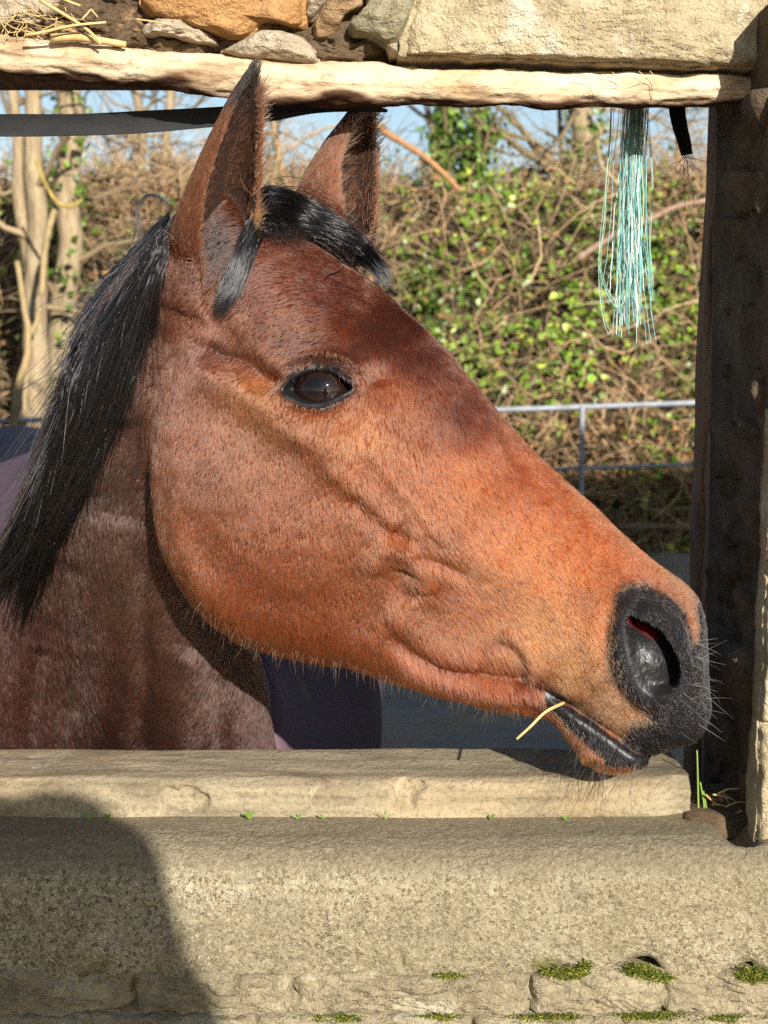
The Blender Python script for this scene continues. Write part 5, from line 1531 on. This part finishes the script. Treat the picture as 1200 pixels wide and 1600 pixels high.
# ================================================================== the rug
rm = NT('rug_cloth')
co = rm.coords('Object'); n1 = rm.noise(6, 4, .6, co); n2 = rm.noise(420, 3, .6, co)
c = rm.ramp(n1, [(.3, srgb(84, 62, 74)), (.7, srgb(108, 84, 96))])
mud = rm.noise(14, 5, .7, rm.coords('Object', (2.5, 2.5, .35)))
c = rm.mix(rm.ramp(mud, [(.60, (0, 0, 0)), (.70, (.7,) * 3)]), c, srgb(132, 116, 92))
rm.l(c, rm.b.inputs['Base Color']); rm.set(Roughness=.75, Sheen_Weight=.0); rm.bump(n2, .4, .001)
def by_angle(R, c, m=96):
    d = R - c; a = np.arctan2(d @ HZ, d @ BL); o_ = np.argsort(a); a = a[o_]; R = R[o_]
    A = np.linspace(-math.pi, math.pi, m, endpoint=False)
    return np.stack([np.interp(A, a, R[:, q_], period=2 * math.pi) for q_ in range(3)], -1)
nk = [(62, 706, 1.86), (52, 800, 1.79), (20, 920, 1.74), (-26, 1030, 1.70), (-56, 1150, 1.67), (-20, 1290, 1.65), (120, 1420, 1.64), (300, 1400, 1.65), (400, 1280, 1.69), (417, 1180, 1.73), (414, 1110, 1.77), (404, 1040, 1.82), (370, 950, 1.88), (250, 850, 1.93), (130, 745, 1.93)]
nk = np.array([at(*p) for p in nk])
nk = crom(nk, np.arange(0, len(nk), .1), closed=True)
loop0 = by_angle(nk, nk.mean(0))
b_r = body_rings(30, .016, 1.0, 6.6, m=96)
b_r = np.array([by_angle(r, r.mean(0)) for r in b_r])
l1 = loop0 * .62 + b_r[0] * .38 + np.array([.02, -.02, -.01]); l2 = loop0 * .25 + b_r[0] * .75 + np.array([.03, -.02, 0])
rings = dens(np.concatenate([[loop0, l1, l2], b_r]).reshape(33, -1), 120).reshape(120, 96, 3)
rings = rings + (vfbm(rings.reshape(-1, 3), 7, 3, 51) * .008).reshape(120, 96, 1) * norm(rings - rings.mean(1, keepdims=True))
rugroot = empty('horse_rug', BC * [1, 1, 0] + [0, 0, .6]); ro = np.array(rugroot.location)
body_ = new_obj('cloth', rings.reshape(-1, 3) - ro, grid_faces(120, 96), rm.m, rugroot)
sd_ = body_.modifiers.new('thickness', 'SOLIDIFY'); sd_.thickness = .004
V, F = tube(np.concatenate([rings[0], rings[0][:1]]) - ro, .0045, 8)
new_obj('piping', V, F, plain('rug_piping', srgb(120, 104, 134), .6), rugroot)
V, F = tube(np.concatenate([rings[2], rings[2][:1]]) - ro, .0022, 6)
new_obj('binding', V, F, plain('rug_binding', srgb(40, 36, 48), .8), rugroot)
tag(rugroot, 'muddy purple-grey horse rug showing behind the mane and under the jaw', 'horse rug')

# ================================================================== things hanging from the lintel
wm = NT('black_webbing'); co = wm.coords('Object')
nn = wm.noise(260, 3, .6, co); n2 = wm.noise(18, 5, .7, wm.coords('Object', (.4, 1, 1)))
wm.l(wm.mix(wm.ramp(n2, [(.5, (0, 0, 0)), (.75, (.5,) * 3)]), srgb(20, 20, 21), srgb(52, 50, 47)), wm.b.inputs['Base Color'])
wm.set(Roughness=.8); wm.bump(nn, .6, .001)
def ribbon(name, label, top, bot, Y, thick=.003, n=90, m=9):
    T = dens(np.array([at(x, y, yy) for (x, y), yy in zip(top, Y)]), n); B = dens(np.array([at(x, y, yy + .004) for (x, y), yy in zip(bot, Y)]), n)
    v = np.linspace(0, 1, m)
    front = T[:, None] * (1 - v)[None, :, None] + B[:, None] * v[None, :, None]
    front[..., 1] += .0015 * np.sin(v * math.pi)[None] + .0012 * vnoise(front.reshape(-1, 3), 30, 4).reshape(n, m)
    back = front[:, ::-1] + [0, thick, 0]
    V, F = loft(np.concatenate([front, back], 1))
    c_ = V.mean(0)
    o = new_obj(name, V - c_, F, wm.m, smooth=False); o.location = c_
    return tag(o, label, 'strap')
ribbon('webbing_strap', 'long black webbing strap sagging under the pole behind the near ear',
       [(-160, 184), (0, 178), (120, 178), (240, 172), (350, 166), (430, 156), (500, 152), (560, 156), (606, 171)], [(-160, 214), (0, 213), (110, 212), (215, 208), (320, 199), (415, 190), (490, 177), (550, 174), (604, 175)],
       [1.53, 1.52, 1.515, 1.51, 1.505, 1.50, 1.495, 1.49, 1.488])
cut = ribbon('webbing_strap', 'short cut black strap end with frayed threads hanging beside the post', [(1043, 130), (1046, 172), (1052, 200), (1060, 225), (1065, 243)], [(1070, 130), (1071, 172), (1075, 198), (1080, 222), (1082, 240)], [1.60] * 5)
def strands(name, P, rad, cols, mat, parent):
    return hair_obj(name, P, rad, cols, mat, parent)
_t = NT('twine_fibre'); _a = _t.n('ShaderNodeAttribute'); _a.attribute_name = 'tint'
_t.l(_a.outputs['Color'], _t.b.inputs['Base Color']); _t.set(Roughness=.6, Specular_IOR_Level=.3)
tw = _t.m
off = np.array(cut.location)
n = 14; kk = 14; s_ = np.linspace(0, 1, kk)
pp = np.array([(1072, 240)], float)[None] + rng.normal(0, 4, (n, 1, 2)) + np.stack([rng.normal(4, 16, n)[:, None] * s_ + 10 * np.sin(s_ * 4 + rng.uniform(0, 6, n)[:, None]) * s_, rng.uniform(5, 40, n)[:, None] * s_], -1)
pp[:2, :, 1] += s_ * 75; pp[:2, :, 0] -= s_ * 6
hair_obj('frayed_threads', at(pp[..., 0].ravel(), pp[..., 1].ravel(), np.full(n * kk, 1.60)).reshape(n, kk, 3) - off, np.full((n, kk), .00022), np.tile(srgb(30, 30, 30), (n, 1)), tw, cut)

tas = empty('twine_tassel', at(990, 168, 1.56)); off = np.array(tas.location)
tag(tas, 'frayed bunch of teal baling twine hanging from the lintel', 'twine')
n = 130; kk = 26; s_ = np.linspace(0, 1, kk)
x0 = rng.normal(992, 7.5, n); x0[:22] = rng.uniform(970, 1018, 22)
ln = rng.uniform(250, 380, n); ln[rng.random(n) < .2] *= .85
drift = rng.normal(-6, 9, n) + (x0 - 993) * .35
grp = rng.integers(0, 9, n)
xx = x0[:, None] + drift[:, None] * s_ ** 2 - 10 * np.sin(s_ * 3.0)[None] * .6 + (2.2 * np.sin(s_[None] * (9 + grp[:, None]) + grp[:, None])) * s_ + rng.normal(0, .7, (n, kk)).cumsum(1) * .6 + 4 * np.sin(s_[None] * 5 + grp[:, None] * 2) * s_
yy = 158 + ln[:, None] * s_
P = at(xx.ravel(), yy.ravel(), (1.56 + rng.normal(0, .006, n)[:, None] * np.ones(kk)).ravel()).reshape(n, kk, 3) - off
C = np.where(rng.random(n)[:, None] < .35, srgb(206, 214, 200)[None], srgb(122, 184, 178)[None]) * rng.lognormal(0, .18, n)[:, None]
hair_obj('strands', P, np.full((n, kk), .00030), np.clip(C, 0, .85), tw, tas)
n = 10
base = np.array([(956, 158), (953, 220), (946, 290), (940, 350), (936, 410), (938, 460), (944, 500), (952, 522)], float)
loops = [base, base + np.array([(0, 0), (1, 0), (2, 0), (6, 0), (2, 0), (14, 0), (22, -20), (26, -48)]), np.array([(1008, 158), (1016, 230), (1020, 300), (1016, 380), (1020, 440), (1018, 470), (1026, 462), (1022, 455)], float),
         np.array([(972, 158), (970, 240), (968, 330), (966, 400), (970, 440), (968, 480), (960, 470), (950, 455)], float)]
pp = np.array([dens(b_, kk) for b_ in loops for _ in range(3)]); pp += rng.normal(0, 1.2, (len(pp), 1, 2)) + rng.normal(0, .8, pp.shape).cumsum(1) * .4
P = at(pp[..., 0].ravel(), pp[..., 1].ravel(), np.full(pp.shape[0] * kk, 1.555)).reshape(len(pp), kk, 3) - off
hair_obj('loose_strands', P, np.full(P.shape[:2], .00024), np.tile(srgb(150, 186, 164), (len(pp), 1)), tw, tas)

# ================================================================== straw, weeds, grass
stm = NT('straw'); nn = stm.noise(60, 3, .6, stm.coords('Object'))
stm.l(stm.ramp(nn, [(.3, srgb(176, 142, 84)), (.7, srgb(220, 192, 130))]), stm.b.inputs['Base Color']); stm.set(Roughness=.6)
def straw(pts, Y, r, label, group=None, name='straw', mat=None):
    P = dens(np.array([at(p[0], p[1], p[2] if len(p) > 2 else Y) for p in pts]), 14); c_ = P.mean(0)
    V, F = tube(P - c_, np.linspace(r, r * .7, 14), 6)
    o = new_obj(name, V, F, mat or stm.m); o.location = c_
    return tag(o, label, 'straw', group)
mo_y = hit_depth(884, 1098, 1.3)
straw([(884, 1097, mo_y + .004), (868, 1104, mo_y - .010), (850, 1114, mo_y - .016), (828, 1136, mo_y - .02), (807, 1155, mo_y - .022)], 0, .0017, 'yellow straw stalk held in the corner of the horse mouth')
SY = YW - .014
straw([(62, 0), (104, 25), (132, 43), (152, 61), (157, 70)], SY, .0018, 'thick straw stalk slanting down over the pole end')
straw([(39, 55), (65, 51), (93, 44), (121, 39), (166, 35)], SY - .004, .0016, 'long pale straw lying nearly level on the pole')
straw([(95, -3), (112, 4), (126, 9)], SY, .0014, 'short straw poking out of the hole above the pole')
straw([(128, 30), (136, 22), (142, 15), (146, 19), (153, 27)], SY, .0010, 'bent straw sprig with kinked tip in the wall hole')
straw([(212, 30), (236, 33), (262, 38)], SY - .006, .0009, 'thin straw wedged under the orange stone')
straw([(80, 60), (120, 58), (160, 64), (197, 70)], YW - .004, .0042, 'pale wooden splinter lying along the top of the pole', name='wood_splinter')['category'] = 'splinter'
gs_ = 'fine straws matted over the left wall top'
for q_ in range(34):
    x_, y_ = random.uniform(-8, 110), random.uniform(2, 52); a_ = random.uniform(0, 3.14); l_ = random.uniform(24, 62)
    straw([(x_, y_), (x_ + l_ * .5 * math.cos(a_) + random.uniform(-9, 9), y_ + l_ * .5 * math.sin(a_) * .6 + random.uniform(-7, 7)), (x_ + l_ * math.cos(a_), min(y_ + l_ * math.sin(a_) * .6, 60))], YW + .004 + random.uniform(-.012, .0), random.uniform(.0003, .0006), 'fine dry straw in the matted tuft on the left wall top', gs_)
for q_ in range(5):
    x_ = random.uniform(890, 1040); y_ = random.uniform(112, 128); l_ = random.uniform(14, 50)
    straw([(x_, y_ - 6), (x_ + l_ * .4, y_ + random.uniform(-2, 10)), (x_ + l_ * .7 * random.choice((-1, 1)), y_ + random.uniform(10, 34))], YB - .024, .00035, 'hair-thin dry stem dangling over the pole beside the twine', 'dry stems over the pole')

lm = plain('weed_green', srgb(96, 128, 44), .5)
lm2 = plain('grass_green', srgb(120, 150, 60), .5)
def weed(x_, y_, nb, hpx, label, broad=True, Y=1.366):
    """small rosette of blades growing from the joint"""
    m_ = Mesh(); b0 = at(x_, y_, Y)
    for i_ in range(nb):
        h_ = hpx * random.uniform(.55, 1.0) / FPX * Y; sp = random.uniform(-.9, .9)
        w_ = h_ * (.30 if broad else .06); s5 = np.linspace(0, 1, 6)
        c_ = np.stack([sp * h_ * s5 * .9, -.35 * h_ * s5 * random.random(), h_ * (s5 - .35 * s5 ** 2 * abs(sp))], -1)
        wd = w_ * np.sin(np.clip(s5 * .92 + .08, 0, 1) * math.pi) ** .7
        V = np.concatenate([c_ - [1, 0, 0] * wd[:, None] * .5, c_ + [1, .3, 0] * wd[:, None] * .5])
        m_.add(V, [(j, j + 1, 7 + j, 6 + j) for j in range(5)])
    o = m_.build('weed', lm if broad else lm2); o.location = b0
    return tag(o, label, 'weed', 'weeds in the joint under the sill')
weed(140, 1282, 9, 30, 'largest tuft of green weed in the joint, inside the dark shadow', False)
weed(168, 1281, 5, 16, 'low green weed leaves beside the largest tuft in the joint')
weed(390, 1280, 5, 18, 'small round-leaved green weed sprouting alone in the sill joint')
weed(465, 1280, 4, 14, 'tiny flat green weed beside the single upright leaf')
weed(506, 1280, 2, 18, 'single upright green leaf in the sill joint')
weed(603, 1281, 5, 26, 'thin grassy weed with upright blades in the sill joint', False)
weed(766, 1281, 3, 20, 'bright green pair of leaves in the joint under the muzzle')
weed(884, 1282, 4, 14, 'faint little weed in the joint under the chin whiskers')
for q_, pts in enumerate(([(1092, 1296), (1091, 1250), (1090, 1205), (1089, 1172)], [(1096, 1298), (1100, 1260), (1094, 1222)], [(1099, 1298), (1104, 1270), (1099, 1236)])):
    straw(pts, 1.40, .0011, ('tallest green grass blade beside the end of the sill', 'curved green grass blade beside the end of the sill', 'shortest green grass blade beside the end of the sill')[q_], name='grass_blade', mat=lm2)['category'] = 'grass'
for q_ in range(26):
    x_, y_ = random.uniform(1088, 1135), random.uniform(1236, 1300); a_ = random.uniform(-.5, 1.3); l_ = random.uniform(14, 42)
    straw([(x_, y_), (x_ + l_ * .5 * math.cos(a_), y_ + l_ * .4 * math.sin(a_)), (x_ + l_ * math.cos(a_), y_ + l_ * .6 * math.sin(a_) + 3)], 1.385 + random.uniform(0, .05), random.uniform(.0007, .0013), 'brown straw litter in the corner by the post', 'straw litter by the post')
straw([(1110, 1288), (1135, 1278), (1160, 1266)], 1.39, .0014, 'pale straight stick leaning in the dark corner by the post')

# earth fill in the corner between sill and reveal
rubble((at(1112, 1300, 1.43)[0] + .004, 1.43, 1.128), (.036, .06, .010), M_MORTAR, 333)

# moss cushions in the broken lower edge of the ledge
mossroot = empty('moss', at(880, 1530, 1.285)); mo0 = np.array(mossroot.location)
mm_ = NT('moss_fibre'); _a = mm_.n('ShaderNodeAttribute'); _a.attribute_name = 'tint'; mm_.l(_a.outputs['Color'], mm_.b.inputs['Base Color']); mm_.set(Roughness=.8, Specular_IOR_Level=.2)
Pm = []
for x_, y_, rx_, ry_, n_ in ((882, 1521, 26, 8, 900), (1000, 1516, 22, 10, 800), (1030, 1528, 20, 7, 500), (1178, 1524, 26, 11, 900), (700, 1526, 22, 5, 350), (520, 1591, 40, 5, 500), (680, 1590, 34, 4, 400), (860, 1591, 50, 5, 700), (1010, 1589, 50, 7, 900), (1140, 1592, 40, 5, 500), (915, 1512, 8, 8, 200)):
    q0 = np.stack([rng.normal(x_, rx_ * .5, n_), rng.normal(y_, ry_ * .5, n_)], -1)
    Pm.append(at(q0[:, 0], q0[:, 1], np.full(n_, 1.2805) + rng.uniform(-.002, .004, n_)))
Pm = np.concatenate(Pm); n = len(Pm)
dm = norm(np.stack([rng.normal(0, .7, n), -rng.uniform(.3, 1, n), rng.normal(.5, .5, n)], -1))
P = Pm[:, None] + dm[:, None] * (rng.uniform(.002, .0055, n)[:, None] * np.linspace(0, 1, 3))[..., None]
C = np.where(rng.random(n)[:, None] < .3, srgb(150, 140, 58)[None], srgb(82, 96, 30)[None]) * rng.lognormal(0, .3, n)[:, None]
tag(hair_obj('moss_cushions', P - mo0, np.full((n, 3), .0004) * np.array([1, .8, .3]), np.clip(C, 0, .6), mm_.m, mossroot), kind='stuff')
tag(mossroot, 'green moss cushions in the broken joint below the concrete ledge', 'moss', kind='stuff')

# ================================================================== the photographer, whose shadow falls on the ledge
hx, hy = 0.280, -0.34
parts = [blob((hx, hy, 1.735), (.090, .10, .125)), blob((hx - .08, hy, 1.735), (.09, .09, .125)), blob((hx, hy + .01, 1.69), (.096, .10, .13)), blob((hx, hy, 1.62), (.138, .10, .11)), blob((hx, hy, 1.50), (.13, .09, .12)), blob((hx, hy, 1.30), (.20, .13, .22)), blob((hx, hy, 1.05), (.18, .13, .28)), blob((hx, hy, .90), (.18, .14, .16))]
for s1 in (-1, 1):
    parts.append(tube(dens(np.array([[hx + s1 * .17, hy, 1.42], [hx + s1 * .24 - .04, hy + .06, 1.18], [.04 + s1 * .045, -.10, 1.44], [.02 + s1 * .05, -.075, 1.50]]), 24), np.linspace(.06, .03, 24), 12))
    parts.append(tube(dens(np.array([[hx + s1 * .09, hy, .95], [hx + s1 * .10, hy + .02, .5], [hx + s1 * .10, hy, .08]]), 20), np.linspace(.095, .055, 20), 12))
    parts.append(blob((hx + s1 * .10, hy + .06, .045), (.05, .13, .045)))
PV, PF = remeshed(parts, .016)
PV = laplace(PV, PF, 4)
person = new_obj('person', PV - [hx, hy, 0], [tuple(f) for f in PF], plain('dark_coat', srgb(50, 52, 58), .85)); person.location = (hx, hy, 0)
tag(person, 'person in a dark hooded coat taking the picture, shadow on the ledge', 'person')
